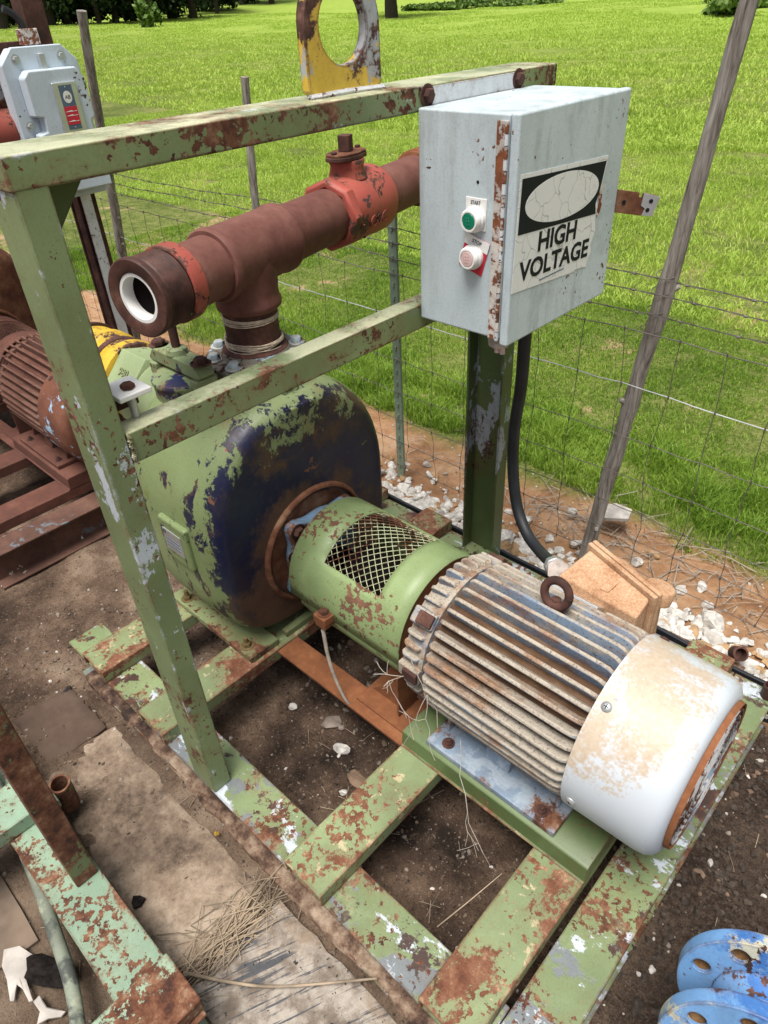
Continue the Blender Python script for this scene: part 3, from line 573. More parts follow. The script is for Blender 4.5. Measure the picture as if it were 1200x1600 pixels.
MAT['post2'] = paint('dark_green_post_with_grey_peeling', (0.085, 0.125, 0.045), [((0.34, 0.38, 0.42), 0.558, 6, 0.008, (1, 1, 0.5))], rust=0.60, rsc=5, edge=0.4, tone=BROWN_TONE, rough=0.45, stretch=(1, 1, 0.5))
obj('frame_post', MB().prism(cpost, 0.001, TOPZ - 0.05, 'z'), MAT['post2'], skid, 0.002)
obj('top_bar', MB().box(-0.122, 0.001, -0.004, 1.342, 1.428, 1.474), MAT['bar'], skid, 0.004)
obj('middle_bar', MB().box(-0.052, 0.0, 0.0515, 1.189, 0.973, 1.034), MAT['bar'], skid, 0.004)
obj('gusset_plate', MB().prism([(0.0515, 1.4275), (0.135, 1.4275), (0.0515, 1.33)], -0.07, -0.062, 'x'), MAT['post2'], skid, 0.001)
mb = MB()
for i in range(16): mb.tube([(0.002 + random.uniform(-.001, .002), 0.0525 + random.uniform(-.003, .003), 0.975 + i * 0.0036), (0.003, 0.056, 0.977 + i * 0.0036)], 0.0045, 6)
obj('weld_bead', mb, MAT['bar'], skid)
obj('white_strip', MB().box(0.0015, 0.004, 0.868, 1.165, 1.437, 1.470), MAT['white_steel'], skid, 0.001)
for yb in (0.853, 1.172): hexbolt(skid, 'bar_bolt', (0.004, yb, 1.456), (1, 0, 0), 0.014, 0.012)
# lifting lug: flat plate with a big hole
ow = rrect(0, 0.19, 0, 0.34, 0.002, 2)
def plate_with_hole(w, top, cx, cz, r, x0, x1, y0, z0, n=48):
    mb = MB(); out = []; inn = []
    for i in range(n):
        a = 2 * PI * i / n; inn.append((cx + r * math.cos(a), cz + r * math.sin(a)))
        c, s_ = math.cos(a), math.sin(a)
        if s_ >= 0: out.append((cx + w / 2 * c, cz + w / 2 * s_))
        else:
            k = min((w / 2) / abs(c) if abs(c) > 1e-6 else 9, cz / abs(s_)); out.append((cx + k * c, cz + k * s_))
    vs = []; 
    for x in (x0, x1): vs += [(x, y0 + p, z0 + q) for p, q in out] + [(x, y0 + p, z0 + q) for p, q in inn]
    fs = []
    for i in range(n):
        j = (i + 1) % n
        fs += [(i, j, n + j, n + i), (2 * n + i, 3 * n + i, 3 * n + j, 2 * n + j), (i, 2 * n + i, 2 * n + j, j), (n + i, n + j, 3 * n + j, 3 * n + i)]
    return mb.add(vs, fs)
obj('lifting_lug', plate_with_hole(0.19, 0, 0.095, 0.106, 0.060, -0.072, -0.050, 0.589, 1.4742), MAT['yellow'], skid, 0.002)
obj('weld_bead', MB().tube([(-0.049, 0.585, 1.476), (-0.048, 0.68, 1.478), (-0.049, 0.782, 1.476)], 0.006, 6), MAT['white_steel'], skid)
# small clamp bracket with a bolt on the middle bar beside the post
br = thing('beam_clamp', 'small white clamp with a rusty bolt on the middle bar beside the left post', 'clamp', (-0.05, 0.10, 1.034))
obj('clamp_plate', MB().box(-0.095, -0.02, 0.066, 0.130, 1.078, 1.089), MAT['white'], br, 0.003)
obj('clamp_web', MB().box(-0.095, -0.085, 0.066, 0.130, 1.035, 1.0775), MAT['rust_dark'], br, 0.002)
obj('clamp_bolt', MB().tube([(-0.045, 0.098, 1.034 + 0.004 * i) for i in range(11)], [0.0085 if i % 2 else 0.0072 for i in range(11)], 10), MAT['zinc'], br)
hexbolt(br, 'bolt_head', (-0.045, 0.098, 1.089), (0, 0, 1), 0.013, 0.010, 'rust', False)

# ------------------------------------------------------------------ electric motor
YC, ZC = 0.62, 0.317
def xr(a, r): return (YC + r * math.cos(a), ZC + r * math.sin(a))
def make_motor(label, dx, m, full=True):
    t = thing('electric_motor', label, 'electric motor', (dx + 0.52, YC, CH + 0.056))
    obj('stator_body', MB().lathe([(0.262, 0.06), (0.265, 0.15), (0.32, 0.172), (0.335, 0.176), (0.70, 0.176), (0.722, 0.17)], (dx, YC, ZC), (1, 0, 0), 48), m['stator'], t)
    # axial cooling fins: one mesh per length, copied round the body
    def fin_mesh(x0, x1, r0, r1, th, round1=0.03):
        mb = MB(); pr = [(x0, r0), (x0 + 0.004, r1 - 0.008), (x0 + 0.014, r1)] + [(x1 - round1 + round1 * math.sin(a), r1 - 0.022 + 0.022 * math.cos(a)) for a in (0, 0.5, 1.0, 1.35)] + [(x1, r0)]
        k = len(pr); w0, w1 = th, th * 0.62
        rr = lambda r: w0 + (w1 - w0) * (r - r0) / (r1 - r0)
        vs = [(x, -rr(r) / 2, r) for x, r in pr] + [(x, rr(r) / 2, r) for x, r in pr]
        return mb.add(vs, [tuple(range(k)), tuple(range(k, 2 * k))[::-1]] + [(i, k + i, k + (i + 1) % k, (i + 1) % k) for i in range(k)])
    org = ORG[t.name]
    first = None
    NF = 40
    for i in range(NF):
        a = 2 * PI * (i + 0.5) / NF
        if 222 < math.degrees(a) % 360 < 318: continue       # feet below
        L = [('cooling_fin', 0.334, 0.724, 0.168, 0.206, 0.0145), ('end_bell_fin', 0.262, 0.318, 0.15, 0.197, 0.0145)]
        for nm, x0, x1, r0, r1, th in L:
            deg = math.degrees(a)
            if nm == 'cooling_fin' and full and 40 < deg < 57: x0 = 0.60   # nameplate pad
            if nm == 'end_bell_fin' and any(abs((deg - q + 180) % 360 - 180) < 6 for q in (45, 135, 225, 315, 180)): continue
            mb = fin_mesh(x0 - 0.52, x1 - 0.52, r0, r1 + random.uniform(-.0012, .0012), th, 0.03 if nm == 'cooling_fin' else 0.008)
            key = (nm, x0)
            if first is None: first = {}
            if key not in first:
                me = mesh_of(nm, mb.v, mb.f, m['fin'], 30)
                f = bpy.data.objects.new(nm, me); COL.objects.link(f); f.parent = t; ORG[f.name] = org
                b = f.modifiers.new('bevel', 'BEVEL'); b.width = 0.0025; b.segments = 2; b.limit_method = 'ANGLE'; b.angle_limit = 0.6
                first[key] = f
            else: f = dup(first[key], t)
            f.location = Vector((dx + 0.52, YC, ZC)) - org; f.rotation_euler = (a - PI / 2, 0, 0)
    obj('end_bell', MB().lathe([(0.252, 0.05), (0.254, 0.15), (0.262, 0.170), (0.316, 0.186), (0.321, 0.188), (0.329, 0.188), (0.331, 0.17)], (dx, YC, ZC), (1, 0, 0), 48), m['fin'], t)
    for q in (45, 135, 225, 315, 180):
        a = math.radians(q); mb = MB(); mt = Matrix.Translation((dx, YC, ZC)) @ Matrix.Rotation(a - PI / 2, 4, 'X')
        mb.box(0.264, 0.328, -0.021, 0.021, 0.15, 0.200, mt); lg = obj('bell_lug', mb, m['fin'], t, 0.005)
        mb = MB(); mb.box(0.284, 0.327, -0.016, 0.016, 0.197, 0.209, mt); obj('lug_cap', mb, m['lug'], lg, 0.003)
    # fan cover, grille
    pr = [(0.722, 0.176), (0.722, 0.2085), (0.88, 0.206), (0.90, 0.203), (0.914, 0.195), (0.922, 0.180), (0.924, 0.165), (0.9245, 0.10), (0.9235, 0.02)]
    cov = obj('fan_cover', MB().lathe(pr, (dx, YC, ZC), (1, 0, 0), 72), m['cover'], t, 0, 60)
    rim = MB().lathe([(0.9245, 0.162), (0.9345, 0.1635), (0.936, 0.1665), (0.9245, 0.168)], (dx, YC, ZC), (1, 0, 0), 56, closed=True)
    obj('grille_rim', rim, m['rim'], t)
    for k in range(9):
        r = 0.154 - k * 0.0145
        obj('grille_ring', MB().lathe([(0.929, r), (0.936, r + 0.001), (0.936, r - 0.004), (0.929, r - 0.005)], (dx, YC, ZC), (1, 0, 0), 40, closed=True), m['ring'], t)
    for k in range(4):
        a = PI / 4 + k * PI / 2; mb = MB(); mt = Matrix.Translation((dx, YC, ZC)) @ Matrix.Rotation(a, 4, 'X')
        mb.box(0.9265, 0.931, -0.006, 0.006, 0.0, 0.157, mt); obj('grille_spoke', mb, m['ring'], t)
    for q, mt in ((124, 'zinc'), (48, 'bolt'), (-167, 'zinc')):
        a = math.radians(q); y, z = xr(a, 0.2085)
        mb = MB(); d = Vector((0, math.cos(a), math.sin(a))); o = Vector((dx + 0.745, y, z))
        mb.lathe([(-0.002, 0.011), (0.001, 0.011), (0.004, 0.008), (0.0055, 0.003)], o, d, 14)
        s_ = obj('cover_screw', mb, m['bolt'] if not full else MAT[mt], cov)
        if mt == 'zinc' and full:
            e1 = Vector((1, 0, 0)); e2 = d.cross(e1); mb = MB()
            for e in (e1, e2):
                f = d.cross(e); c = o + d * 0.0052
                vs = [c + e * (sx * 0.005) + f * (sy * 0.0009) + d * sz for sx in (-1, 1) for sy in (-1, 1) for sz in (0, 0.0008)]
                mb.add(vs, [(0, 1, 3, 2), (4, 6, 7, 5), (0, 4, 5, 1), (2, 3, 7, 6), (0, 2, 6, 4), (1, 5, 7, 3)])
            x = obj('screw_slot', mb, MAT['ink'], t)
    # feet: long base plates with webs that leave pockets
    z0 = CH + 0.056
    for s_ in (-1, 1):
        y0 = YC + s_ * 0.205; y1 = YC + s_ * 0.10
        ft = obj('motor_foot', MB().box(dx + 0.355, dx + 0.724, min(y0, y1), max(y0, y1), z0, z0 + 0.017), m['foot'], t, 0.003)
        for xa, xb in ((0.375, 0.385), (0.495, 0.565), (0.69, 0.70)):
            pr = [(y0 - s_ * 0.055, z0 + 0.017), (y0 - s_ * 0.06, z0 + 0.05), (YC + s_ * 0.14, ZC - 0.10), (y1, ZC - 0.10), (y1, z0 + 0.017)]
            obj('foot_web', MB().prism(pr, dx + xa, dx + xb), m['foot'], t, 0.004)
        obj('foot_skirt', MB().box(dx + 0.36, dx + 0.715, y1 - 0.005, y1 + 0.005, z0 + 0.0175, ZC - 0.11), m['stator'], t)
        for xa in (0.405, 0.675): hexbolt(ft, 'foot_bolt', (dx + xa, y0 - s_ * 0.028, z0 + 0.017), (0, 0, 1), 0.011, 0.010, 'bolt', True, 0.006)
    return t
mm = dict(stator=MAT['stator'], fin=MAT['fin'], cover=MAT['cover'], rim=MAT['rust_orange'], ring=rusty('rust_and_blue_grille', patches=[((0.20, 0.27, 0.36), 0.60, 6), ((0.50, 0.50, 0.50), 0.50, 9)]), foot=paint('blue_grey_foot_paint', (0.20, 0.27, 0.36), [((0.30, 0.36, 0.42), 0.52, 20, 0.06, U1)], rust=0.63, rsc=7, pits=0.06, edge=0.24, rough=0.7), lug=MAT['rust_dark'], bolt=MAT['bolt'])
motor = make_motor('big finned blue-grey electric motor with a white rust-stained fan cover', 0.0, mm)
# eyebolt and nameplate
mb = MB(); ec = Vector((0.532, 0.655, 0.552)); ring = [ec + Vector((math.cos(a) * 0.03, math.sin(a) * 0.008, math.sin(a) * 0.03)) for a in [2 * PI * i / 28 for i in range(29)]]
mb.tube(ring, 0.0098, 10, False); mb.lathe([(0, 0.024), (0.008, 0.022), (0.014, 0.013), (0.026, 0.011)], (0.532, 0.655, 0.5085), (0, 0.12, 0.99), 16)
obj('lifting_eye', mb, MAT['rust_dark'], motor)
mt = Matrix.Translation((0, YC, ZC)) @ Matrix.Rotation(math.radians(49) - PI / 2, 4, 'X')
obj('nameplate', MB().box(0.45, 0.595, -0.024, 0.024, 0.19, 0.2075, mt), MAT['plate'], motor, 0.001)
# junction box on the far side: hull and lid meet on an upright diagonal joint
def poly_box(pts, z0, z1, shrink=0.0): return MB().prism(pts, z0, z1, 'z')
A = Vector((0.482, 0.902, 0)); Bq = Vector((0.693, 0.824, 0)); dirv = (Bq - A).normalized(); nrm = Vector((-dirv.y, dirv.x, 0))
jb_top = 0.520
def hexa(top, bot): return MB().add(list(top) + list(bot), [(0, 1, 2, 3), (7, 6, 5, 4)] + [(i, (i + 1) % 4, 4 + (i + 1) % 4, 4 + i) for i in range(4)])
def v3(p, z): return (p[0], p[1], z)
a1 = A - nrm * .0135 + dirv * .012; b1 = Bq - nrm * .0135 - dirv * .012
jb = obj('junction_box', hexa([v3(a1, 0.508), v3(b1, 0.508), (0.672, 0.775, 0.476), (0.470, 0.775, 0.490)], [v3(a1, 0.36), v3(b1, 0.36), (0.672, 0.765, 0.36), (0.455, 0.765, 0.36)]), MAT['jbox'], motor, 0.005, seg=3)
def slabq(a, b, off0, off1, z0, z1):
    p = [a + nrm * off0, b + nrm * off0, b + nrm * off1, a + nrm * off1]; return MB().prism([(q.x, q.y) for q in p], z0, z1, 'z')
obj('box_flange', slabq(A, Bq, -0.013, -0.001, 0.355, jb_top), MAT['jbox'], jb, 0.003)
lid = obj('box_lid', slabq(A, Bq, 0.0005, 0.012, 0.353, jb_top + 0.0015), MAT['jbox'], motor, 0.003)
l0, l1 = A + nrm * .0125 + dirv * .02, Bq + nrm * .0125 - dirv * .01
obj('lid_dome', hexa([v3(l0, 0.509), v3(l1, 0.506), (0.690, 0.868, 0.488), (0.566, 0.925, 0.492)], [v3(l0, 0.36), v3(l1, 0.36), (0.695, 0.872, 0.36), (0.555, 0.935, 0.36)]), MAT['jbox'], lid, 0.009, seg=3)
lc = Bq + nrm * .042 - dirv * .035
obj('lid_boss', MB().lathe([(-0.03, 0.036), (0.002, 0.036), (0.008, 0.033), (0.010, 0.025)], (lc.x, lc.y, 0.496), (0.1, 0.3, 1), 24), MAT['jbox'], lid, 0.002)
obj('box_rib', hexa([(0.566, 0.795, 0.4905), (0.588, 0.795, 0.490), (0.598, 0.845, 0.506), (0.576, 0.853, 0.506)], [(0.566, 0.795, 0.47), (0.588, 0.795, 0.47), (0.598, 0.845, 0.48), (0.576, 0.853, 0.48)]), MAT['jbox'], jb, 0.002)

# ------------------------------------------------------------------ coupling guard
GR = 0.176
def make_guard(label, dx, m):
    t = thing('coupling_guard', label, 'machine guard', (dx + 0.04, YC, CH))
    xs = [-0.165, -0.10, -0.052, -0.03, 0.0, 0.03, 0.06, 0.10, 0.148, 0.165, 0.20, 0.245]; prof = []
    hole_x = (-0.052, 0.148); A0, A1 = 53, 140
    angs = [0] + list(range(8, 50, 6)) + [53] + list(range(58, 138, 5)) + [140] + list(range(146, 181, 6)) + [180]
    P = [(a, YC + GR * math.cos(math.radians(a)), ZC + GR * math.sin(math.radians(a))) for a in angs]
    zb = 0.20
    P = [(-1, YC + GR, zb + 0.03), (-1, YC + GR, 0.27)] + P + [(181, YC - GR, 0.285)]
    rows = [[(dx + x, y, z) for _, y, z in P] for x in xs]; k = len(P); mb = MB(); vs = [p for r in rows for p in r]; fs = []
    for i in range(len(xs) - 1):
        for j in range(k - 1):
            if hole_x[0] <= xs[i] < hole_x[1] and A0 <= P[j][0] < A1: continue
            fs.append((i * k + j, i * k + j + 1, (i + 1) * k + j + 1, (i + 1) * k + j))
    mb.add(vs, fs); obj('guard_shell', mb, m['guard'], t, 0, 50, solid=0.004)
    # lower skirt, set back a little behind the shell
    rows = [[(dx + x, YC - GR + 0.006, 0.288), (dx + x, YC - GR + 0.006, 0.262), (dx + x, YC - GR + 0.03, 0.215), (dx + x, YC - GR + 0.045, 0.19)] for x in (-0.13, 0.06, 0.235)]
    obj('lower_skirt', MB().grid(rows), m['guard'], t, 0, 30, solid=0.004)
    obj('end_disc', MB().lathe([(0.234, 0.06), (0.234, 0.1725), (0.240, 0.1725), (0.240, 0.06)], (dx, YC, ZC), (1, 0, 0), 40, closed=True), m['disc'], t)
    obj('shaft', MB().lathe([(-0.20, 0.03), (-0.06, 0.03), (-0.06, 0.075), (0.12, 0.075), (0.12, 0.03), (0.258, 0.03)], (dx, YC, ZC), (1, 0, 0), 24), m['shaft'], t)
    # expanded metal: wavy strands round the arc
    mb = MB(); r = GR - 0.004; nd = 9; na = 24
    da = (A1 - A0 + 4) / na
    K = 17; hh_ = 0.206 / K
    for k_ in range(K):
        path = []
        for q in range(na + 1):
            x = hole_x[0] - 0.003 + hh_ * (k_ + (q + k_) % 2); a = math.radians(A0 - 2 + q * da)
            path.append(Vector((dx + x, YC + r * math.cos(a), ZC + r * math.sin(a))))
        mb.tube(path, 0.0015, 4, False)
    obj('expanded_screen', mb, m['screen'], t)
    for y, s_ in ((YC - GR - 0.012, -1), (YC + GR + 0.012, 1)):
        cl = obj('clamp_block', MB().box(dx - 0.034, dx + 0.012, y - 0.022, y + 0.022, 0.285, 0.311), m['strap'], t, 0.004)
        obj('clamp_pad', MB().box(dx - 0.03, dx + 0.008, y - 0.02, y + 0.02, 0.2705, 0.2845), m['strap'], t, 0.003)
        hexbolt(cl, 'clamp_bolt', (dx - 0.011, y, 0.311), (0, 0, 1), 0.013, 0.012, 'rust')
    for xa, dy in ((0.215, -0.12),):
        obj('guard_bracket', MB().prism([(YC - 0.16, CH), (YC - 0.16, 0.20), (YC + 0.16, 0.20), (YC + 0.16, CH)], dx + xa, dx + xa + 0.006), m['strap'], t, 0.001)
        obj('bracket_gusset', MB().prism([(dx + xa - 0.12, CH - 0.005), (dx + xa, CH - 0.005), (dx + xa, 0.17)], YC - 0.135, YC - 0.129, 'y'), m['strap'], t, 0.001)
        obj('bracket_foot', MB().box(dx + xa - 0.13, dx + xa + 0.05, YC - 0.19, YC + 0.19, CH - 0.006, CH), m['strap'], t, 0.001)
    return t
make_guard('green rounded coupling guard with an expanded metal window between pump and motor', 0.0, dict(guard=MAT['guard'], disc=MAT['rust_orange'], shaft=MAT['inside'], screen=MAT['screen'], strap=MAT['rust_orange']))  # shaft coloured near black to paint in the shade behind the screen

# ------------------------------------------------------------------ pump
def superell(hw, hh, e, n=64):
    out = []
    for i in range(n):
        a = 2 * PI * i / n; c, s_ = math.cos(a), math.sin(a)
        out.append((hw * math.copysign(abs(c) ** (2 / e), c), hh * math.copysign(abs(s_) ** (2 / e), s_)))
    return out
def make_pump(label, dx, m, full=True):
    t = thing('water_pump', label, 'water pump', (dx - 0.45, YC, CH))
    mb = MB(); rows = []; cz, hw, hh = 0.435, 0.335, 0.375
    prof = [(-0.66, 0.90), (-0.655, 0.95), (-0.63, 0.985), (-0.56, 1.0), (-0.42, 1.0), (-0.36, 0.995)] + [(-0.36 + 0.11 * math.sin(a), 0.995 - 0.135 * (1 - math.cos(a))) for a in [i * PI / 20 for i in range(1, 11)]] + [(-0.249, 0.80), (-0.248, 0.60)]
    for x, k in prof:
        r = []
        for p, q in superell(hw, hh, 2.3)[:33] + superell(hw, hh, 4.6)[33:]:
            inset = (1 - k) * 0.36
            yy = p * (1 - inset / hw); zz = q * (1 - inset / hh)
            if zz < -0.15: yy *= 1 - 0.13 * ((-zz - 0.15) / 0.225) ** 1.5   # tapers to the foot
            r.append((dx + x, YC + yy, cz + zz))
        r.append(r[0]); rows.append(r)
    mb.grid(rows); n = len(rows[0]) - 1
    mb.add([rows[0][i] for i in range(n)], [tuple(range(n))]); mb.add([rows[-1][i] for i in range(n)], [tuple(range(n))])
    body = obj('pump_body', mb, m['body'], t, 0, 55)
    obj('seal_rim', MB().lathe([(-0.255, 0.176), (-0.238, 0.178), (-0.235, 0.183), (-0.238, 0.190), (-0.255, 0.197)], (dx, YC, ZC), (1, 0, 0), 48, closed=True), m['rim'], t, 0.002)
    obj('seal_recess', MB().lathe([(-0.2475, 0.168), (-0.2465, 0.03), (-0.2465, 0.0)], (dx, YC, ZC), (1, 0, 0), 36), MAT['rust'], t)
    # seal bracket with four ears
    outl = []
    for i in range(64):
        a = 2 * PI * i / 64; d = abs(((a - PI / 4) % (PI / 2)) - PI / 4); d = PI / 4 - d
        outl.append(0.122 + 0.048 * math.exp(-(((a + 0.1) % (PI / 2) - PI / 4) / 0.24) ** 2))
    pts = [(YC + r * math.cos(2 * PI * i / 64), ZC + r * math.sin(2 * PI * i / 64)) for i, r in enumerate(outl)]
    br_ = obj('seal_plate', MB().prism(pts, dx - 0.2455, dx - 0.205), m['seal'], t, 0.007)
    obj('seal_hub', MB().lathe([(-0.206, 0.126), (-0.185, 0.112), (-0.165, 0.06), (-0.16, 0.03)], (dx, YC, ZC), (1, 0, 0), 32), m['seal'], t)
    for i in range(4):
        a = PI / 4 - 0.1 + i * PI / 2
        hexbolt(br_, 'seal_bolt', (dx - 0.205, YC + 0.146 * math.cos(a), ZC + 0.146 * math.sin(a)), (1, 0, 0), 0.017, 0.016, 'rust_dark' if full else 'bolt')
    if full:
        for a in (math.radians(70), math.radians(160)):
            hexbolt(br_, 'small_bolt', (dx - 0.205, YC + 0.13 * math.cos(a), ZC + 0.13 * math.sin(a)), (1, 0, 0), 0.011, 0.014, 'bolt')
    # feet
    for s_ in (-1, 1):
        y0, y1 = YC + s_ * 0.308, YC + s_ * 0.20
        ft = obj('pump_foot', MB().box(dx - 0.66, dx - 0.235, min(y0, y1), max(y0, y1), CH + 0.001, CH + 0.024), m['foot'], t, 0.004)
        for xa in (-0.60, -0.285): hexbolt(ft, 'foot_bolt', (dx + xa, y0 - s_ * 0.026, CH + 0.024), (0, 0, 1), 0.014, 0.016, 'brass' if full else 'bolt', True, 0.018)
        obj('foot_rib', MB().prism([(y0 - s_ * 0.07, CH + 0.024), (y0 - s_ * 0.05, 0.10), (YC + s_ * 0.28, 0.22), (YC + s_ * 0.17, 0.22), (YC + s_ * 0.17, CH + 0.024)], dx - 0.60, dx - 0.58), m['foot'], t, 0.003)
    obj('foot_bar', MB().box(dx - 0.262, dx - 0.236, YC - 0.168, YC + 0.168, CH + 0.001, CH + 0.022), m['foot'], t, 0.003)
    if not full: return t
    # nameplate boss on the side
    yb = YC - 0.335
    obj('nameplate_boss', MB().box(-0.50, -0.365, yb - 0.012, yb + 0.03, 0.355, 0.50), m['body'], t, 0.010)
    npl = obj('pump_nameplate', MB().box(-0.478, -0.390, yb - 0.0145, yb - 0.0115, 0.395, 0.468), MAT['plate'], t, 0.0005)
    for z in (0.412, 0.424, 0.436): obj('print_line', MB().box(-0.466, -0.402, yb - 0.0152, yb - 0.0142, z, z + 0.003), MAT['navy_label'], npl)
    text('letter_mark', 'D', MAT['ink'], npl, (-0.472, yb - 0.0148, 0.452), (1, 0, 0), (0, 0, 1), 0.012)
    # lifting boss and green eye
    obj('lifting_boss', MB().add([(-0.335, 0.592, 0.785), (-0.335, 0.682, 0.785), (-0.242, 0.592, 0.775), (-0.242, 0.682, 0.775), (-0.335, 0.60, 0.60), (-0.335, 0.675, 0.60), (-0.2495, 0.625, 0.60), (-0.2495, 0.655, 0.60)], [(0, 1, 3, 2), (4, 6, 7, 5), (0, 4, 5, 1), (2, 3, 7, 6), (0, 2, 6, 4), (1, 5, 7, 3)]), m['body'], t, 0.006)
    mb = MB(); c = Vector((-0.290, 0.632, 0.806)); mb.tube([c + Vector((0.0, math.cos(a) * 0.021, math.sin(a) * 0.021)) for a in [2 * PI * i / 20 for i in range(21)]], 0.0075, 8, False)
    obj('lifting_eye', mb, MAT['suction'], t)
    # discharge flange with bolts
    FL = Vector((-0.43, 0.645, 0.0))
    obj('discharge_neck', MB().lathe([(0.76, 0.115), (0.80, 0.10), (0.842, 0.098)], FL, (0, 0, 1), 32), m['body'], t)
    fl = obj('discharge_flange', MB().lathe([(0.842, 0.137), (0.862, 0.139), (0.866, 0.134), (0.868, 0.095), (0.884, 0.088), (0.884, 0.05)], FL, (0, 0, 1), 48), MAT['flange'], t, 0.002)
    for i in range(8):
        a = PI / 8 + i * PI / 4; hexbolt(fl, 'flange_bolt', (FL.x + 0.115 * math.cos(a), FL.y + 0.115 * math.sin(a), 0.868), (0, 0, 1), 0.0165, 0.017, 'boltpaint', True)
    # fill cover with clamp bar and screw
    fc = obj('fill_cover', MB().lathe([(0.80, 0.085), (0.835, 0.085), (0.842, 0.09), (0.852, 0.088), (0.858, 0.06)], (-0.50, 0.46, 0), (0, 0, 1), 6 * 5), MAT['capgreen'], t, 0.003)
    obj('clamp_bar', MB().prism([(-0.625, 0.875), (-0.60, 0.905), (-0.42, 0.905), (-0.395, 0.875), (-0.40, 0.866), (-0.62, 0.866)], 0.435, 0.487, 'y'), MAT['capgreen'], t, 0.005)
    for xa in (-0.605, -0.412):
        obj('bar_hook', MB().box(xa - 0.016, xa + 0.016, 0.427, 0.495, 0.83, 0.8655), MAT['capgreen'], t, 0.006)
        hexbolt(fc, 'cover_bolt', (xa, 0.461, 0.903), (0, 0, 1), 0.018, 0.016, 'bolt')
    obj('screw_boss', MB().lathe([(0.903, 0.030), (0.918, 0.026), (0.922, 0.018)], (-0.515, 0.461, 0), (0, 0, 1), 18), MAT['capgreen'], t, 0.002)
    obj('clamp_screw', MB().tube([(-0.515, 0.461, 0.90), (-0.515, 0.461, 0.985), (-0.52, 0.462, 1.005), (-0.55, 0.465, 1.03), (-0.585, 0.468, 1.045)], 0.0115, 10), MAT['rust_dark'], t)
    # suction: cone, hexagon coupling
    SY, SZ = 0.585, 0.62
    obj('suction_neck', MB().lathe([(-0.60, 0.20), (-0.70, 0.17), (-0.80, 0.125), (-0.90, 0.108)], (0, SY, SZ), (1, 0, 0), 32), MAT['suction'], t)
    hx = obj('hex_coupling', MB().lathe([(-0.885, 0.118), (-0.892, 0.136), (-1.03, 0.136), (-1.037, 0.124)], (0, SY, SZ), (1, 0, 0), 6, ref=(0, -0.259, 0.966)), MAT['suction'], t, 0.004)
    obj('hex_collar', MB().lathe([(-0.86, 0.10), (-0.865, 0.112), (-0.8845, 0.112)], (0, SY, SZ), (1, 0, 0), 28), MAT['suction'], t)
    return t
MAT['brass'] = flat('dull_brass_nut', (0.22, 0.16, 0.07), 0.55, 0.4, 0.3)
MAT['boltpaint'] = paint('flaking_grey_bolt', (0.36, 0.38, 0.36), [((0.40, 0.55, 0.68), 0.56, 12, 0.01, U1)], rust=0.60, rsc=18, rough=0.6, tone=BROWN_TONE)
MAT['rust_dark'] = MAT['rust_dark']
pump = make_pump('rounded cast pump with green paint worn to navy blue behind the coupling guard', 0.0,
                 dict(body=MAT['body'], rim=MAT['rust'], seal=MAT['bluedull'], foot=paint('dirty_green_foot', (0.18, 0.22, 0.10), rust=0.54, rsc=8, pits=0.08, edge=0.25, rough=0.6)))
hexf = [c for c in pump.children if c.name.startswith('hex_coupling')][0]
# cast lettering on the hexagon's near top face
SY, SZ = 0.585, 0.62
an = math.radians(135); rr = 0.136 * math.cos(PI / 6)
hn = Vector((0, math.cos(an), math.sin(an))); hup = Vector((0, -hn.z, hn.y)) * -1
hc = Vector((-0.96, SY, SZ)) + hn * (rr + 0.001)
text('cast_number', '980', MAT['suction'], hexf, hc + hup * -0.012, (1, 0, 0), hup, 0.026, None, 0.003, 0.01, 'CENTER')
text('cast_letters', 'SUC', MAT['suction'], hexf, hc + hup * -0.048, (1, 0, 0), hup, 0.018, None, 0.003, 0.01, 'CENTER')
# yellow suction hose sleeve
hs_ = thing('hose_sleeve', 'yellow peeling hose sleeve clamped behind the green hexagon coupling', 'hose', (-1.17, SY, SZ - 0.12))
obj('sleeve', MB().lathe([(-1.038, 0.108), (-1.042, 0.128), (-1.09, 0.130), (-1.10, 0.122), (-1.20, 0.120), (-1.21, 0.128), (-1.25, 0.128), (-1.255, 0.120), (-1.33, 0.120)], (0, SY, SZ), (1, 0, 0), 40), MAT['yellow_hose'], hs_, 0.002)
obj('sleeve_band', MB().lathe([(-1.13, 0.1215), (-1.132, 0.1255), (-1.155, 0.1255), (-1.157, 0.1215)], (0, SY, SZ), (1, 0, 0), 40, closed=True), MAT['rust_dark'], hs_)
obj('end_rim', MB().lathe([(-1.33, 0.10), (-1.332, 0.129), (-1.352, 0.129), (-1.354, 0.10)], (0, SY, SZ), (1, 0, 0), 40, closed=True), MAT['collar'], hs_)
obj('hose_run', MB().tube([(-1.34, SY, SZ), (-1.5, SY + 0.02, SZ - 0.03), (-1.62, SY + 0.06, SZ - 0.16), (-1.66, SY + 0.08, SZ - 0.35), (-1.67, SY + 0.09, -0.13)], 0.10, 20), MAT['black'], hs_)
for i, ch in enumerate('1000'):
    a = math.radians(186 - i * 10); d = Vector((0, math.cos(a), math.sin(a))); c = Vector((-1.067, SY, SZ)) + d * 0.1295
    text('stencil_digit', ch, MAT['ink'], hs_, c, (0, math.sin(a), -math.cos(a)), (1, 0, 0), 0.026, None, 0.0012, 0.012, 'CENTER')

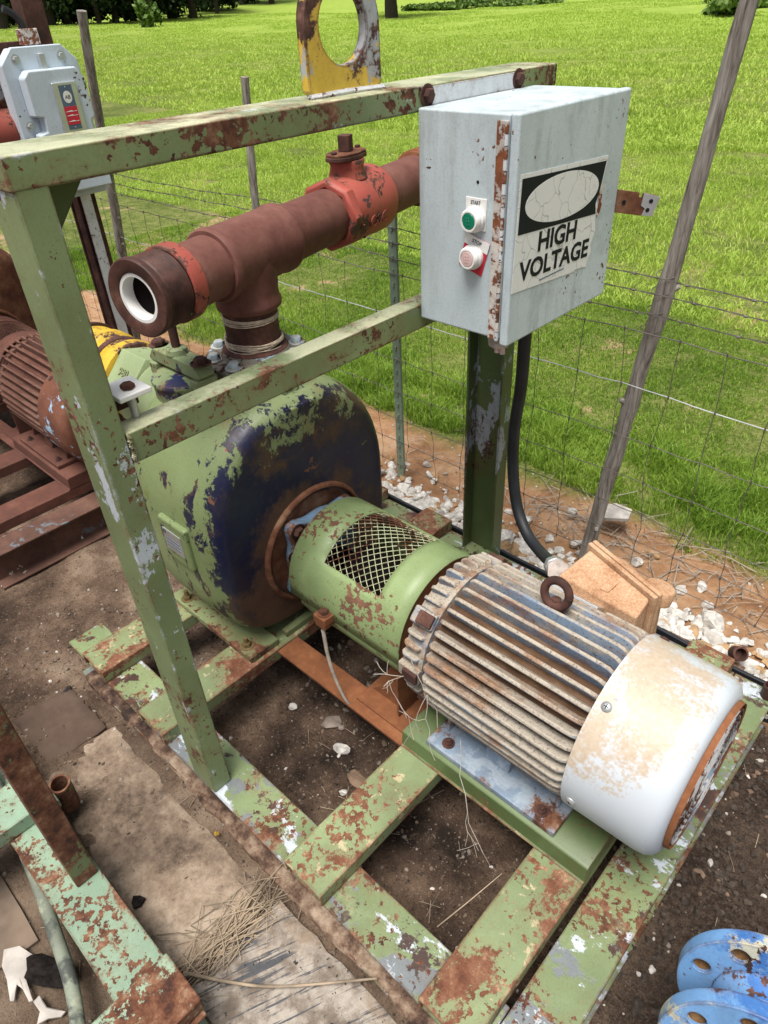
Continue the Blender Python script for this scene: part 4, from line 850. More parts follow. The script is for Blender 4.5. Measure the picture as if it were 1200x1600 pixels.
# ------------------------------------------------------------------ discharge pipe assembly
PD = Vector((-0.223, 0.975, 0)).normalized(); TEE = Vector((-0.432, 0.652, 1.122))
pa = thing('discharge_pipe', 'brown steel discharge pipe with a tee standing on the pump flange', 'pipe', (-0.43, 0.645, 0.868))
def along(prof, name, mat, par=pa, n=44, closed=False, bev=0): return obj(name, MB().lathe(prof, TEE, PD, n, closed), mat, par, bev, 40)
RP = 0.074
obj('riser', MB().lathe([(0.884, 0.0), (0.8845, 0.071), (1.005, 0.071)], (-0.43, 0.645, 0), (0, 0, 1), 36), MAT['rust_dark'], pa)
obj('riser_ring', MB().lathe([(0.869, 0.072), (0.8695, 0.092), (0.885, 0.088), (0.892, 0.0715)], (-0.43, 0.645, 0), (0, 0, 1), 36, closed=True), MAT['rust_dark'], pa)
# tee: barrel + branch
along([(-0.118, 0.0), (-0.118, 0.083), (-0.112, 0.0875), (-0.100, 0.088), (-0.090, 0.084), (0.125, 0.084), (0.135, 0.088), (0.147, 0.0875), (0.153, 0.083), (0.153, 0.0)], 'tee_barrel', MAT['pipe'])
obj('tee_branch', MB().lathe([(0.988, 0.0), (0.989, 0.078), (0.996, 0.0845), (1.008, 0.0855), (1.018, 0.081), (1.035, 0.0795), (1.05, 0.082), (1.11, 0.082)], (-0.4305, 0.6475, 0), (0, 0, 1), 40), MAT['pipe'], pa)
along([(-0.226, RP), (-0.1185, RP)], 'pipe_run', MAT['pipe'])
along([(0.1535, RP), (0.385, RP)], 'pipe_run', MAT['pipe'])
along([(0.63, RP), (0.90, RP)], 'pipe_run', MAT['pipe'])
for s_ in (0.012, 0.020, 0.028):
    c = TEE + PD * (-0.20 + s_) + Vector((0.6, -0.1, 0.35)).normalized() * 0.0765
# threaded open end with red collar and white seal
col_ = along([(-0.262, 0.080), (-0.260, 0.087), (-0.222, 0.087), (-0.219, 0.080)], 'end_collar', MAT['red'], closed=True, bev=0.002)
pr = [(-0.262, 0.0555), (-0.262, 0.080)]
for i in range(11): pr += [(-0.267 - i * 0.0058, 0.0825), (-0.2698 - i * 0.0058, 0.0792)]
pr += [(-0.334, 0.078), (-0.337, 0.086), (-0.349, 0.086), (-0.352, 0.083), (-0.352, 0.060), (-0.3495, 0.0555)]
along(pr, 'threaded_end', MAT['collar'], closed=True)
along([(-0.318, 0.0455), (-0.3455, 0.0455), (-0.3475, 0.047), (-0.3475, 0.0545), (-0.318, 0.0545)], 'seal_ring', MAT['white_seal'], closed=True)
along([(-0.229, 0.0), (-0.2291, 0.0525), (-0.3175, 0.0525)], 'dark_bore', MAT['inside'])
# red check valve
va = thing('check_valve', 'peeling red cast valve body on the brown pipe', 'valve', tuple(TEE + PD * 0.50))
along([(0.378, 0.076), (0.378, 0.092), (0.386, 0.099), (0.410, 0.100), (0.420, 0.096)], 'valve_collar', MAT['red'], va, 8, closed=True, bev=0.004)
vb = along([(0.418, 0.0), (0.418, 0.088), (0.45, 0.095), (0.54, 0.095), (0.57, 0.097), (0.622, 0.097), (0.634, 0.091), (0.636, 0.0)], 'valve_body', MAT['red'], va)
up0 = TEE + PD * 0.50
obj('valve_neck', MB().lathe([(0.08, 0.058), (0.112, 0.048), (0.125, 0.052), (0.13, 0.05)], up0, (0, 0, 1), 28), MAT['red'], va)
fo = []
for i in range(40):
    a = 2 * PI * i / 40; r = 0.046 + 0.030 * max(abs(math.cos(a)) - 0.55, 0) / 0.45; fo.append((up0.x + PD.x * r * math.cos(a) - PD.y * r * math.sin(a), up0.y + PD.y * r * math.cos(a) + PD.x * r * math.sin(a)))
bon = obj('valve_bonnet', MB().prism(fo, up0.z + 0.1305, up0.z + 0.143, 'z'), MAT['rust_dark'], va, 0.003)
obj('bonnet_plate', MB().prism([(up0.x + (p[0] - up0.x) * 0.97, up0.y + (p[1] - up0.y) * 0.97) for p in fo], up0.z + 0.1435, up0.z + 0.150, 'z'), MAT['rust'], va, 0.002)
st = Matrix.Translation((up0.x, up0.y, up0.z + 0.15)) @ Matrix.Rotation(math.radians(25), 4, 'Z')
obj('valve_stem', MB().box(-0.017, 0.017, -0.017, 0.017, 0.0, 0.042, st), MAT['rust_dark'], va, 0.002)
for s_ in (-1, 1):
    hexbolt(bon, 'bonnet_bolt', up0 + PD * (0.062 * s_) + Vector((0, 0, 0.15)), (0, 0, 1), 0.009, 0.007, 'bolt', False)
# raised letters on the camera side of the valve
nv = Vector((PD.y, -PD.x, 0)); aa = math.radians(-6); nn = (nv * math.cos(aa) + Vector((0, 0, 1)) * math.sin(aa)); uu = (Vector((0, 0, 1)) * math.cos(aa) - nv * math.sin(aa))
text('cast_letters', 'C&C', MAT['red'], va, TEE + PD * 0.465 + nn * 0.0935 - uu * 0.035, PD, uu, 0.034, None, 0.005, 0.01)
text('cast_size', '6 200', MAT['red'], va, TEE + PD * 0.437 + nn * 0.0925 - uu * 0.055, uu, -PD, 0.013, None, 0.004, 0.01)
along([(0.90, 0.075), (0.902, 0.083), (0.915, 0.083), (0.918, 0.089), (0.97, 0.089), (0.972, 0.085), (1.0, 0.085), (1.0, 0.0)], 'end_coupling', MAT['rust_orange'])
# cord wound round the riser foot
mb = MB()
for k in range(10):
    ph = random.uniform(0, 6); zz = 0.893 + random.uniform(0, 0.022); tl = random.uniform(-0.010, 0.010); rr_ = 0.0735 + random.uniform(0, 0.004)
    mb.tube([(-0.43 + rr_ * math.cos(a + ph), 0.645 + rr_ * math.sin(a + ph), zz + tl * math.sin(a)) for a in [2 * PI * i / 26 for i in range(27)]], 0.0016, 5, False)
for k in range(5):
    zz = 0.962 + k * 0.0032; mb.tube([(-0.43 + 0.0725 * math.cos(a), 0.645 + 0.0725 * math.sin(a), zz + 0.002 * math.sin(a + k)) for a in [2 * PI * i / 26 for i in range(27)]], 0.0017, 5, False)
tag(obj('cord_windings', mb, MAT['cord'], None, at=(-0.43, 0.645, 0.89)), 'frayed pale cord wound round the foot of the brown riser', 'cord')

# ------------------------------------------------------------------ control box
CX0, CX1, CY0, CY1, CZ0, CZ1 = 0.0045, 0.228, 0.822, 1.240, 1.0, 1.438
cab = thing('control_box', 'pale grey electrical control box marked HIGH VOLTAGE on the frame', 'control box', (CX0, (CY0 + CY1) / 2, CZ0))
obj('box_body', MB().box(CX0, CX1, CY0, CY1, CZ0 + 0.004, CZ1), MAT['cab'], cab, 0.005, seg=3)
door = obj('door', MB().box(0.2295, 0.2505, CY0 - 0.001, CY1 + 0.003, CZ0 - 0.008, CZ1 + 0.002), MAT['cab'], cab, 0.006, seg=3)
obj('hinge_leaf', MB().box(0.202, 0.222, CY0 - 0.003, CY0 - 0.0003, CZ0 + 0.005, CZ1 - 0.012), MAT['hinge'], cab)
mk = None
for i in range(20):
    z = CZ0 + 0.004 + i * 0.0212
    mb = MB().lathe([(0, 0.0042), (0.0195, 0.0042)], (0.2255, CY0 - 0.0045, z), (0, 0, 1), 10)
    obj('hinge_knuckle', mb, MAT['hinge'] if i % 2 else MAT['white_steel'], cab)
# sign on the door
SX = 0.2508
sg = thing('warning_sign', 'cracked HIGH VOLTAGE sticker with a blank white oval on the box door', 'warning sign', (SX, 0.995, 1.205))
def yzplate(name, pts, x0, x1, mat, par, bev=0): return obj(name, MB().prism(pts, x0, x1, 'x'), mat, par, bev)
yzplate('sign_sheet', [(0.8265, 1.109), (0.90, 1.1035), (1.0, 1.096), (1.075, 1.0905), (1.082, 1.094), (1.132, 1.088), (1.137, 1.105), (1.147, 1.122), (1.14, 1.135), (1.155, 1.165), (1.146, 1.195), (1.152, 1.215), (1.143, 1.235), (1.160, 1.262), (1.169, 1.300), (1.172, 1.3185), (0.834, 1.3355)], SX, SX + 0.0008, MAT['sign'], sg)
yzplate('black_panel', [(0.836, 1.224), (1.146, 1.203), (1.140, 1.225), (1.152, 1.252), (1.158, 1.275), (1.166, 1.309), (0.840, 1.3275)], SX + 0.0009, SX + 0.0013, MAT['ink'], sg)
yzplate('white_oval', [(0.999 + 0.144 * math.cos(a), 1.268 + 0.046 * math.sin(a) - 0.006 * math.cos(a)) for a in [2 * PI * i / 48 for i in range(48)]], SX + 0.0014, SX + 0.0017, MAT['sign'], sg)
tilt = Vector((0, 1, -0.05)).normalized(); upv = Vector((0, 0.05, 1)).normalized()
text('lettering', 'HIGH', MAT['ink'], sg, (SX + 0.0009, 0.914, 1.1735), tilt, upv, 0.0415, 0.152, 0.0006, 0.028)
text('lettering', 'VOLTAGE', MAT['ink'], sg, (SX + 0.0009, 0.848, 1.1265), tilt, upv, 0.0415, 0.282, 0.0006, 0.028)
obj('print_line', MB().box(SX + 0.0009, SX + 0.0014, 0.93, 1.03, 1.1095, 1.1118), MAT['navy_label'], sg)
obj('rust_patch', MB().prism([(1.150, 1.268), (1.158, 1.272), (1.168, 1.262), (1.166, 1.240), (1.172, 1.222), (1.164, 1.198), (1.155, 1.192), (1.150, 1.205), (1.156, 1.225), (1.148, 1.245)], SX, SX + 0.0004, 'x'), MAT['hinge'], cab)
# push buttons on the left side
def button(label, x, z, roll, cap, plate, word, flag):
    t = thing('push_button', label, 'push button', (x, CY0, z), 'push buttons on the control box')
    m = Matrix.Translation((x, 0, z)) @ Matrix.Rotation(roll, 4, 'Y')
    obj('legend_plate', MB().box(-0.031 if flag else -0.026, 0.031 if flag else 0.026, CY0 - 0.002, CY0 - 0.0002, -0.032 if flag else -0.022, 0.040, m), plate, t, 0.001)
    if flag: obj('legend_strip', MB().box(-0.031, 0.031, CY0 - 0.0028, CY0 - 0.0021, 0.018, 0.040, m), MAT['white'], t)
    obj('button_ring', MB().lathe([(0.0021, 0.0255), (0.010, 0.0255), (0.0125, 0.023), (0.022, 0.023), (0.026, 0.020), (0.026, 0.0165), (0.018, 0.0165)], (x, CY0, z), (0, -1, 0), 8 * 4), MAT['white'], t)
    bc = obj('button_cap', MB().lathe([(0.018, 0.0162), (0.0245, 0.0160), (0.0262, 0.0145), (0.0265, 0.0)], (x, CY0, z), (0, -1, 0), 28), cap, t)
    mb = MB()
    for k in range(3): mb.tube([(x - 0.006 + 0.012 * i / 8, CY0 - 0.0266, z - 0.006 + k * 0.006 + 0.0018 * math.sin(i * 1.6 + k)) for i in range(9)], 0.0007, 5)
    obj('cap_print', mb, cap, bc)
    rt = m.to_3x3() @ Vector((1, 0, 0)); uv = m.to_3x3() @ Vector((0, 0, 1))
    text('lettering', word, MAT['ink'], t, m @ Vector((0, CY0 - 0.003, 0.0275)), rt, uv, 0.0075, 0.024, 0.0004, 0.01, 'CENTER')
    return t
button('green START push button with a white ring on the side of the control box', 0.158, 1.247, 0.0, MAT['green_btn'], MAT['white'], 'START', False)
button('faded pink STOP push button on a tilted red plate below the green button', 0.156, 1.172, math.radians(16), MAT['pink_btn'], MAT['red_label'], 'STOP', True)
obj('hole', MB().lathe([(0.0003, 0.0035), (0.0006, 0.0032)], (0.160, CY0, 1.316), (0, -1, 0), 12), MAT['ink'], cab)
P0 = Vector((0.238, 1.2455, 1.236)); hd = Vector((0.70, 0.70, -0.14)).normalized(); hv = Vector((-0.08, -0.08, -0.99)).normalized(); hnn = hd.cross(hv).normalized()
if hnn.dot(CAM_C - P0) < 0: hnn = -hnn
def hq(u, v_, w_=0.0): return P0 + hd * u + hv * v_ + hnn * w_
def hplate(name, pts, w0, w1, mat, par):
    k = len(pts); mb = MB(); mb.add([hq(u, v_, w0) for u, v_ in pts] + [hq(u, v_, w1) for u, v_ in pts], [tuple(range(k)), tuple(range(k, 2 * k))] + [(i, (i + 1) % k, k + (i + 1) % k, k + i) for i in range(k)])
    return obj(name, mb, mat, par, 0.0006)
hp = hplate('hasp_strap', [(0, 0), (0.062, 0.002), (0.064, 0.012), (0.070, 0.012), (0.070, 0.002), (0.100, 0.004), (0.112, 0.008), (0.106, 0.050), (0.075, 0.052), (0.0, 0.050)], 0, 0.003, MAT['rust'], cab)
hplate('hasp_tip', [(0.073, 0.002), (0.113, 0.007), (0.107, 0.051), (0.080, 0.051), (0.084, 0.036), (0.073, 0.030)], 0.0032, 0.0045, MAT['zinc'], cab)
for u, v_ in ((0.030, 0.026), (0.094, 0.018), (0.091, 0.038)): obj('strap_hole', MB().lathe([(0.0046, 0.005), (0.0052, 0.005)], hq(u, v_, 0.0), hnn, 12), MAT['ink'], hp)
# conduit fittings and cables
for x, y in ((0.195, 0.875), (0.165, 1.03)):
    obj('conduit_fitting', MB().lathe([(CZ0 - 0.035, 0.0), (CZ0 - 0.0345, 0.024), (CZ0 - 0.014, 0.027), (CZ0 + 0.006, 0.027)], (x, y, 0), (0, 0, 1), 8), MAT['conc_white'], cab, 0.002)
obj('fitting_rust', MB().lathe([(CZ0 - 0.0135, 0.0278), (CZ0 + 0.002, 0.0278)], (0.165, 1.03, 0), (0, 0, 1), 8), MAT['rust_orange'], cab)
for k in range(2): obj('wire_end', MB().tube([(0.190 + k * 0.014, 0.875, CZ0 - 0.03), (0.192 + k * 0.015, 0.873, CZ0 - 0.052)], 0.006, 8), MAT['pink_btn'], cab)
kb = [(0.165, 1.03, 0.975), (0.165, 1.03, 0.90), (0.155, 1.045, 0.78), (0.135, 1.06, 0.64), (0.135, 1.07, 0.50), (0.165, 1.06, 0.39), (0.225, 1.03, 0.335), (0.30, 0.985, 0.335), (0.365, 0.925, 0.375), (0.412, 0.868, 0.418)]
def smooth_path(P, n=6):
    P = [Vector(p) for p in P]; out = []
    for i in range(len(P) - 1):
        a, b, c, d = P[max(i - 1, 0)], P[i], P[i + 1], P[min(i + 2, len(P) - 1)]
        for k in range(n):
            t = k / n; out.append(0.5 * ((2 * b) + (c - a) * t + (2 * a - 5 * b + 4 * c - d) * t * t + (3 * b - a - 3 * c + d) * t ** 3))
    return out + [P[-1]]
cb = thing('power_cable', 'thick black cable looping from the control box down to the motor', 'cable', (0.165, 1.03, 0.975))
obj('cable_sheath', MB().tube(smooth_path(kb), 0.0165, 14), MAT['black'], cb)
d = (Vector(kb[-1]) - Vector(kb[-2])).normalized()
obj('cable_gland', MB().lathe([(-0.035, 0.021), (-0.03, 0.027), (0.0, 0.027), (0.004, 0.022), (0.025, 0.022)], kb[-1], d, 8), MAT['zinc'], cb, 0.002)
obj('gland_nut', MB().lathe([(0.0255, 0.029), (0.036, 0.029)], kb[-1], d, 6), MAT['conc_white'], cb, 0.001)

# ------------------------------------------------------------------ neighbouring rusted skid behind on the left
BX = -2.37
bm_ = dict(beam=MAT['bg_beam'], chan=MAT['bg_rust'], strap=MAT['bg_rust'], plat=MAT['bg_rust'])
skid2 = make_skid('red-brown rusted steel skid behind the green frame on the left', BX, bm_)
obj('frame_post', MB().prism([(x + BX, y - 0.03) for x, y in cpost], 0.001, 1.52, 'z'), MAT['rust_dark'], skid2, 0.002)
obj('post_strip', MB().box(BX + 0.0012, BX + 0.006, 1.158, 1.208, 0.0, 1.45), MAT['white_steel'], skid2, 0.001)
obj('top_bar', MB().box(BX - 0.06, BX + 0.0, 0.2, 1.16, 1.475, 1.545), MAT['rust_dark'], skid2, 0.003)
for yb in (0.93, 1.06): obj('bar_hole', MB().lathe([(0.0, 0.009), (0.0008, 0.009)], (BX + 0.0002, yb, 1.508), (1, 0, 0), 14), MAT['ink'], skid2)
obj('tall_post', MB().box(BX - 0.16, BX - 0.062, 1.17, 1.262, 0.0, 2.3), MAT['rust_dark'], skid2, 0.003)
obj('white_post', MB().prism([(0.93, 0.0), (1.0, 0.0), (1.0, 1.474), (0.93, 1.474)], BX - 0.10, BX - 0.062), MAT['white_steel'], skid2, 0.003)
mm2 = dict(stator=MAT['bg_rust'], fin=MAT['bg_fin'], cover=MAT['bg_cover'], rim=MAT['bg_rust'], ring=MAT['bg_rust'], foot=MAT['bg_rust'], lug=MAT['rust_dark'], bolt=MAT['bolt'])
make_motor('rusted finned electric motor with blue paint remnants behind the left post', BX, mm2, False)
make_guard('red-brown rusted coupling guard with a grille on the neighbouring skid', BX, dict(guard=MAT['bg_rust'], disc=MAT['bg_rust'], shaft=MAT['rust_dark'], screen=MAT['bg_fin'], strap=MAT['bg_rust']))
make_pump('dark rusted pump at the far left edge behind the finned motor', BX, dict(body=MAT['rust'], rim=MAT['rust'], seal=MAT['bg_rust'], foot=MAT['bg_rust']), False)
rp = obj('red_pipe', MB().lathe([(-0.9, 0.085), (0.30, 0.085), (0.302, 0.098), (0.38, 0.098), (0.382, 0.085), (0.56, 0.085)], (BX + 0.02, 0.45, 1.235), (-0.1, 0.99, 0), 32), MAT['red'], None, at=(BX + 0.02, 0.45, 1.235))
tag(rp, 'dull red pipe passing behind the pale starter box at the left edge', 'pipe')
# starter box with its bolted lid
sx = BX + 0.02
sb = thing('starter_box', 'pale blue-grey cast starter box with an AB plate and bolted lid', 'starter box', (sx, 1.21, 0.94))
def rbox(name, y0, y1, z0, z1, x0, x1, ch, par, bev):
    c = ch; pts = [(y0, z0 + c * .5), (y0 + c * .5, z0), (y1 - c * .5, z0), (y1, z0 + c * .5), (y1, z1 - c), (y1 - c, z1), (y0 + c, z1), (y0, z1 - c)]
    return obj(name, MB().prism(pts, x0, x1), MAT['starter'], par, bev, seg=3)
Y0, Y1, Z0, Z1 = 0.952, 1.268, 0.965, 1.525
rbox('box_back', Y0, Y1, Z0, Z1, sx + 0.0, sx + 0.055, 0.056, sb, 0.006)
rbox('box_flange', Y0 - 0.004, Y1 + 0.004, Z0 - 0.004, Z1 + 0.004, sx + 0.056, sx + 0.076, 0.058, sb, 0.005)
# raised lid with bolt notches on its sides
pts = [(Y0 + 0.045, Z0 + 0.03), (Y1 - 0.012, Z0 + 0.03), (Y1 - 0.012, Z0 + 0.24), (Y1 - 0.030, Z0 + 0.25), (Y1 - 0.030, Z0 + 0.29), (Y1 - 0.012, Z0 + 0.30), (Y1 - 0.016, Z1 - 0.115), (Y1 - 0.045, Z1 - 0.075), (Y0 + 0.070, Z1 - 0.075), (Y0 + 0.045, Z1 - 0.10),
       (Y0 + 0.045, Z0 + 0.325), (Y0 + 0.080, Z0 + 0.318), (Y0 + 0.080, Z0 + 0.268), (Y0 + 0.045, Z0 + 0.26), (Y0 + 0.045, Z0 + 0.10), (Y0 + 0.078, Z0 + 0.092), (Y0 + 0.078, Z0 + 0.045)]
obj('box_lid', MB().prism(pts, sx + 0.077, sx + 0.135), MAT['starter'], sb, 0.013, seg=4)
for y, z in ((Y0 + 0.06, Z1 - 0.036), (Y1 - 0.065, Z1 - 0.036), (Y0 + 0.038, Z0 + 0.292), (Y0 + 0.045, Z0 + 0.068)): hexbolt(sb, 'lid_bolt', (sx + 0.076, y, z), (1, 0, 0), 0.012, 0.012, 'zinc')
obj('lid_clip', MB().box(sx + 0.077, sx + 0.10, 1.10, 1.125, Z1 - 0.076, Z1 - 0.022), MAT['zinc'], sb, 0.003)
pl = obj('plate_frame', MB().prism([(1.098, 1.218), (1.202, 1.218), (1.202, 1.402), (1.098, 1.402)], sx + 0.1352, sx + 0.145), MAT['plate'], sb, 0.004)
obj('plate_panel', MB().box(sx + 0.1452, sx + 0.1462, 1.122, 1.179, 1.230, 1.391), MAT['navy_label'], pl)
obj('red_field', MB().box(sx + 0.1463, sx + 0.1468, 1.122, 1.179, 1.248, 1.314), MAT['red_label'], pl)
obj('oval_badge', MB().prism([(1.1505 + 0.0185 * math.cos(a), 1.348 + 0.022 * math.sin(a)) for a in [2 * PI * i / 32 for i in range(32)]], sx + 0.1463, sx + 0.1467), MAT['white'], pl)
text('lettering', 'AB', MAT['ink'], pl, (sx + 0.1468, 1.1505, 1.3415), (0, 1, 0), (0, 0, 1), 0.0135, None, 0.0003, 0.01, 'CENTER')
for z in (1.298, 1.283, 1.262): obj('print_line', MB().prism([(1.126 + 0.012 * k, z + 0.002 * ((k * 7) % 3 - 1)) for k in range(5)] + [(1.174 - 0.012 * k, z - 0.003) for k in range(5)], sx + 0.1469, sx + 0.1472), MAT['white'], pl)
for z in (1.238, 1.384): obj('plate_pin', MB().lathe([(0, 0.0025), (0.001, 0.002)], (sx + 0.1463, 1.1505, z), (1, 0, 0), 10), MAT['plate'], pl)
# small grip of a switch and a pale bracket on the bar behind the box
hb = thing('switch_handle', 'short black bent pipe end sticking up above the starter box', 'handle', (BX - 0.02, 1.12, 1.57))
obj('bracket', MB().box(BX + 0.0015, BX + 0.03, 1.085, 1.165, 1.53, 1.585), MAT['hinge'], hb, 0.003)
obj('grip', MB().tube(smooth_path([(BX - 0.02, 1.13, 1.546), (BX - 0.02, 1.128, 1.60), (BX - 0.02, 1.105, 1.635), (BX - 0.02, 1.07, 1.655)]), 0.0135, 10), MAT['black'], hb)

# ------------------------------------------------------------------ mint green skid in the left foreground
FY = -0.298
fs = thing('mint_skid', 'chipped mint-green and rust steel skid in the lower left corner', 'steel skid', (-0.2, FY - 0.6, GZ - 0.012))
obj('side_beam', MB().prism([(FY - 0.0585 + p, z) for p, z in ibeam(BW, BH)], -1.1, 0.385), MAT['teal'], fs, 0.003)
for xa in (-0.335, 0.312): obj('cross_channel', MB().prism([(xa + p, z + 0.001) for p, z in chan(0.126, CH)], -1.35, FY + 0.004, 'y'), MAT['teal'], fs, 0.004)
pc = [(-0.132, FY - 0.006), (-0.132, FY - 0.057), (-0.124, FY - 0.057), (-0.124, FY - 0.014), (-0.050, FY - 0.014), (-0.050, FY - 0.057), (-0.042, FY - 0.057), (-0.042, FY - 0.006)]
pc = [(-0.042, FY - 0.006), (-0.042, FY - 0.057), (-0.137, FY - 0.057), (-0.137, FY - 0.006)]
obj('frame_post', MB().prism(pc, 0.001, 1.05, 'z'), MAT['teal_post'], fs, 0.003)
obj('pipe_stub', MB().lathe([(-0.11, 0.027), (0.0, 0.027), (0.0, 0.0215), (-0.09, 0.0215)], (-0.335, FY + 0.040, 0.0), (0.12, 0.0, 1), 24), MAT['teal_post'], fs)
obj('stub_lug', MB().box(-0.375, -0.295, FY + 0.002, FY + 0.018, -0.035, -0.004), MAT['teal'], fs, 0.003)
hz = [(-0.62, -0.345, 0.08), (-0.45, -0.372, 0.03), (-0.30, -0.395, -0.04), (-0.16, -0.415, -0.06), (-0.05, -0.436, -0.07), (0.08, -0.460, -0.07), (0.17, -0.488, -0.07), (0.26, -0.53, -0.085), (0.4, -0.62, -0.1)]
ho = obj('hose', MB().tube(smooth_path(hz), 0.0155, 12), MAT['hose'], None, at=(-0.05, -0.44, -0.09)); tag(ho, 'mildewed grey-green hose lying over the mint skid in the lower left', 'hose')

# ------------------------------------------------------------------ sky blue flanged fitting, lower right corner
bf = thing('blue_flanges', 'sky-blue flanged pipe fitting with rusty chips in the lower right corner', 'pipe fitting', (1.19, 0.22, 0.15))
BA = Vector((0.62, -0.62, 0.48)).normalized()
MAT_BF = MAT['bluefl']
def holed_flange(name, c, ax, r, th, rh, rb, nb, a_off):
    ax = Vector(ax).normalized(); q = align(ax).to_matrix(); mb = MB(); n = 72
    # annulus cut with bolt holes by building radial cells whose vertices stop at hole rims
    import bmesh
    bm = bmesh.new()
    outer = [bm.verts.new((r * math.cos(2 * PI * i / n), r * math.sin(2 * PI * i / n), 0)) for i in range(n)]
    E_ = [bm.edges.new((outer[i], outer[(i + 1) % n])) for i in range(n)]
    def ring(cx, cy, rr, k):
        vs = [bm.verts.new((cx + rr * math.cos(2 * PI * i / k), cy + rr * math.sin(2 * PI * i / k), 0)) for i in range(k)]
        for i in range(k): E_.append(bm.edges.new((vs[i], vs[(i + 1) % k])))
    for k in range(nb):
        a = a_off + 2 * PI * k / nb; ring(rb * math.cos(a), rb * math.sin(a), rh, 20)
    bmesh.ops.triangle_fill(bm, edges=E_, use_beauty=True)
    hole_c = [(rb * math.cos(a_off + 2 * PI * k / nb), rb * math.sin(a_off + 2 * PI * k / nb)) for k in range(nb)]
    kill = [f for f in bm.faces if any(math.hypot(f.calc_center_median().x - x, f.calc_center_median().y - y) < rh * 0.97 for x, y in hole_c)]
    bmesh.ops.delete(bm, geom=kill, context='FACES')
    ret = bmesh.ops.extrude_face_region(bm, geom=bm.faces[:], use_keep_orig=True); vs = [e for e in ret['geom'] if isinstance(e, bmesh.types.BMVert)]
    bmesh.ops.translate(bm, verts=vs, vec=(0, 0, th)); bm.verts.index_update()
    mb.add([Vector(c) + q @ v.co for v in bm.verts], [tuple(v.index for v in f.verts) for f in bm.faces]); bm.free()
    fo_ = obj(name, mb, MAT_BF, bf, 0.0028, seg=2)
    for x, y in hole_c:
        obj('bolt_hole', MB().lathe([(0.003, rh - 0.0008), (th - 0.006, rh - 0.0008)], Vector(c) + q @ Vector((x, y, 0)), ax, 20), MAT['hole_rust'], fo_).data.materials[0]
    for ch_ in fo_.children:
        import bmesh as _b
        b_ = _b.new(); b_.from_mesh(ch_.data); _b.ops.delete(b_, geom=[f for f in b_.faces if len(f.verts) > 4], context='FACES'); b_.to_mesh(ch_.data); b_.free()
    return fo_
BA = Vector((0.22, -0.90, 0.22)).normalized()
F1 = Vector((1.172, 0.362, 0.160))
holed_flange('flange', F1 - BA * 0.030, BA, 0.138, 0.030, 0.0145, 0.107, 8, 0.55)
obj('flange_hub', MB().lathe([(0.0005, 0.080), (0.010, 0.077), (0.025, 0.068), (0.04, 0.066)], F1, BA, 40), MAT_BF, bf, 0.003)
F2 = F1 + BA * 0.118 - Vector((0.73, 0.68, 0)) * 0.018
obj('pipe_neck', MB().tube([F1 + BA * 0.035, F1.lerp(F2, 0.5), F2 - BA * 0.028], 0.0655, 36), MAT_BF, bf)
holed_flange('flange', F2 - BA * 0.030, BA, 0.138, 0.030, 0.0145, 0.107, 8, 0.2)
obj('flange_face', MB().lathe([(0.0005, 0.09), (0.004, 0.088), (0.004, 0.055), (0.0005, 0.055)], F2, BA, 40, closed=True), MAT_BF, bf)
obj('fitting_elbow', MB().tube(smooth_path([F1 - BA * 0.0305, F1 - BA * 0.06, F1 - BA * 0.085 + Vector((0.03, 0.02, -0.04)), F1 + Vector((0.07, 0.11, -0.16)), F1 + Vector((0.08, 0.11, -0.36))]), 0.062, 28), MAT_BF, bf)

# ------------------------------------------------------------------ fence
FYL = 1.5
fe = thing('wire_fence', 'barbed and woven wire fence on crooked stakes and a steel post', 'fence', (0.0, FYL, -0.11))
def stake(base, top, r0, r1, label, seed, knots=5):
    rd = random.Random(seed); n = 26; b = Vector(base); t = Vector(top); path = []; rs = []
    off = Vector((0, 0, 0)); kn = [rd.uniform(0.12, 0.95) for _ in range(knots)]
    for i in range(n + 1):
        k = i / n; off += Vector((rd.uniform(-1, 1), rd.uniform(-1, 1), 0)) * 0.0026
        path.append(b.lerp(t, k) + off * math.sin(PI * min(1, k * 1.1)) + Vector((math.sin(k * 5 + seed), math.cos(k * 4), 0)) * 0.006)
        r = r0 + (r1 - r0) * k; r *= 1 + rd.uniform(-0.06, 0.06)
        for q in kn: r += 0.004 * math.exp(-((k - q) / 0.012) ** 2)
        rs.append(r)
    o = obj('wooden_stake', MB().tube(path, rs, 14), MAT['wood'], fe, 0, 60); o['label'] = label
    for q in kn:
        i = int(q * n); a = rd.uniform(0, 6.28); d = Vector((math.cos(a), math.sin(a), 0.4)); mb = MB(); mb.tube([path[i] + d * rs[i] * 0.6, path[i] + d * rs[i] * 1.35], [rs[i] * 0.5, rs[i] * 0.26], 8)
        obj('knot', mb, MAT['wood'], o, 0, 60)
    return o
stake((0.168, 1.535, -0.25), (0.352, 1.535, 1.66), 0.026, 0.020, 'long leaning grey stake right of the control box', 3, 7)
stake((-1.585, 1.50, -0.2), (-1.438, 1.497, 1.404), 0.020, 0.016, 'thin stake behind the brown pipe', 8)
stake((-2.96, 1.50, -0.2), (-2.565, 1.50, 1.635), 0.027, 0.021, 'crooked stake behind the starter box', 12, 9)
stake((-5.3, 1.50, -0.2), (-5.2, 1.50, 1.4), 0.024, 0.02, 'far stake along the fence', 15)
stake((2.0, 1.50, -0.2), (2.05, 1.50, 1.4), 0.024, 0.02, 'stake at the near end of the fence', 18)
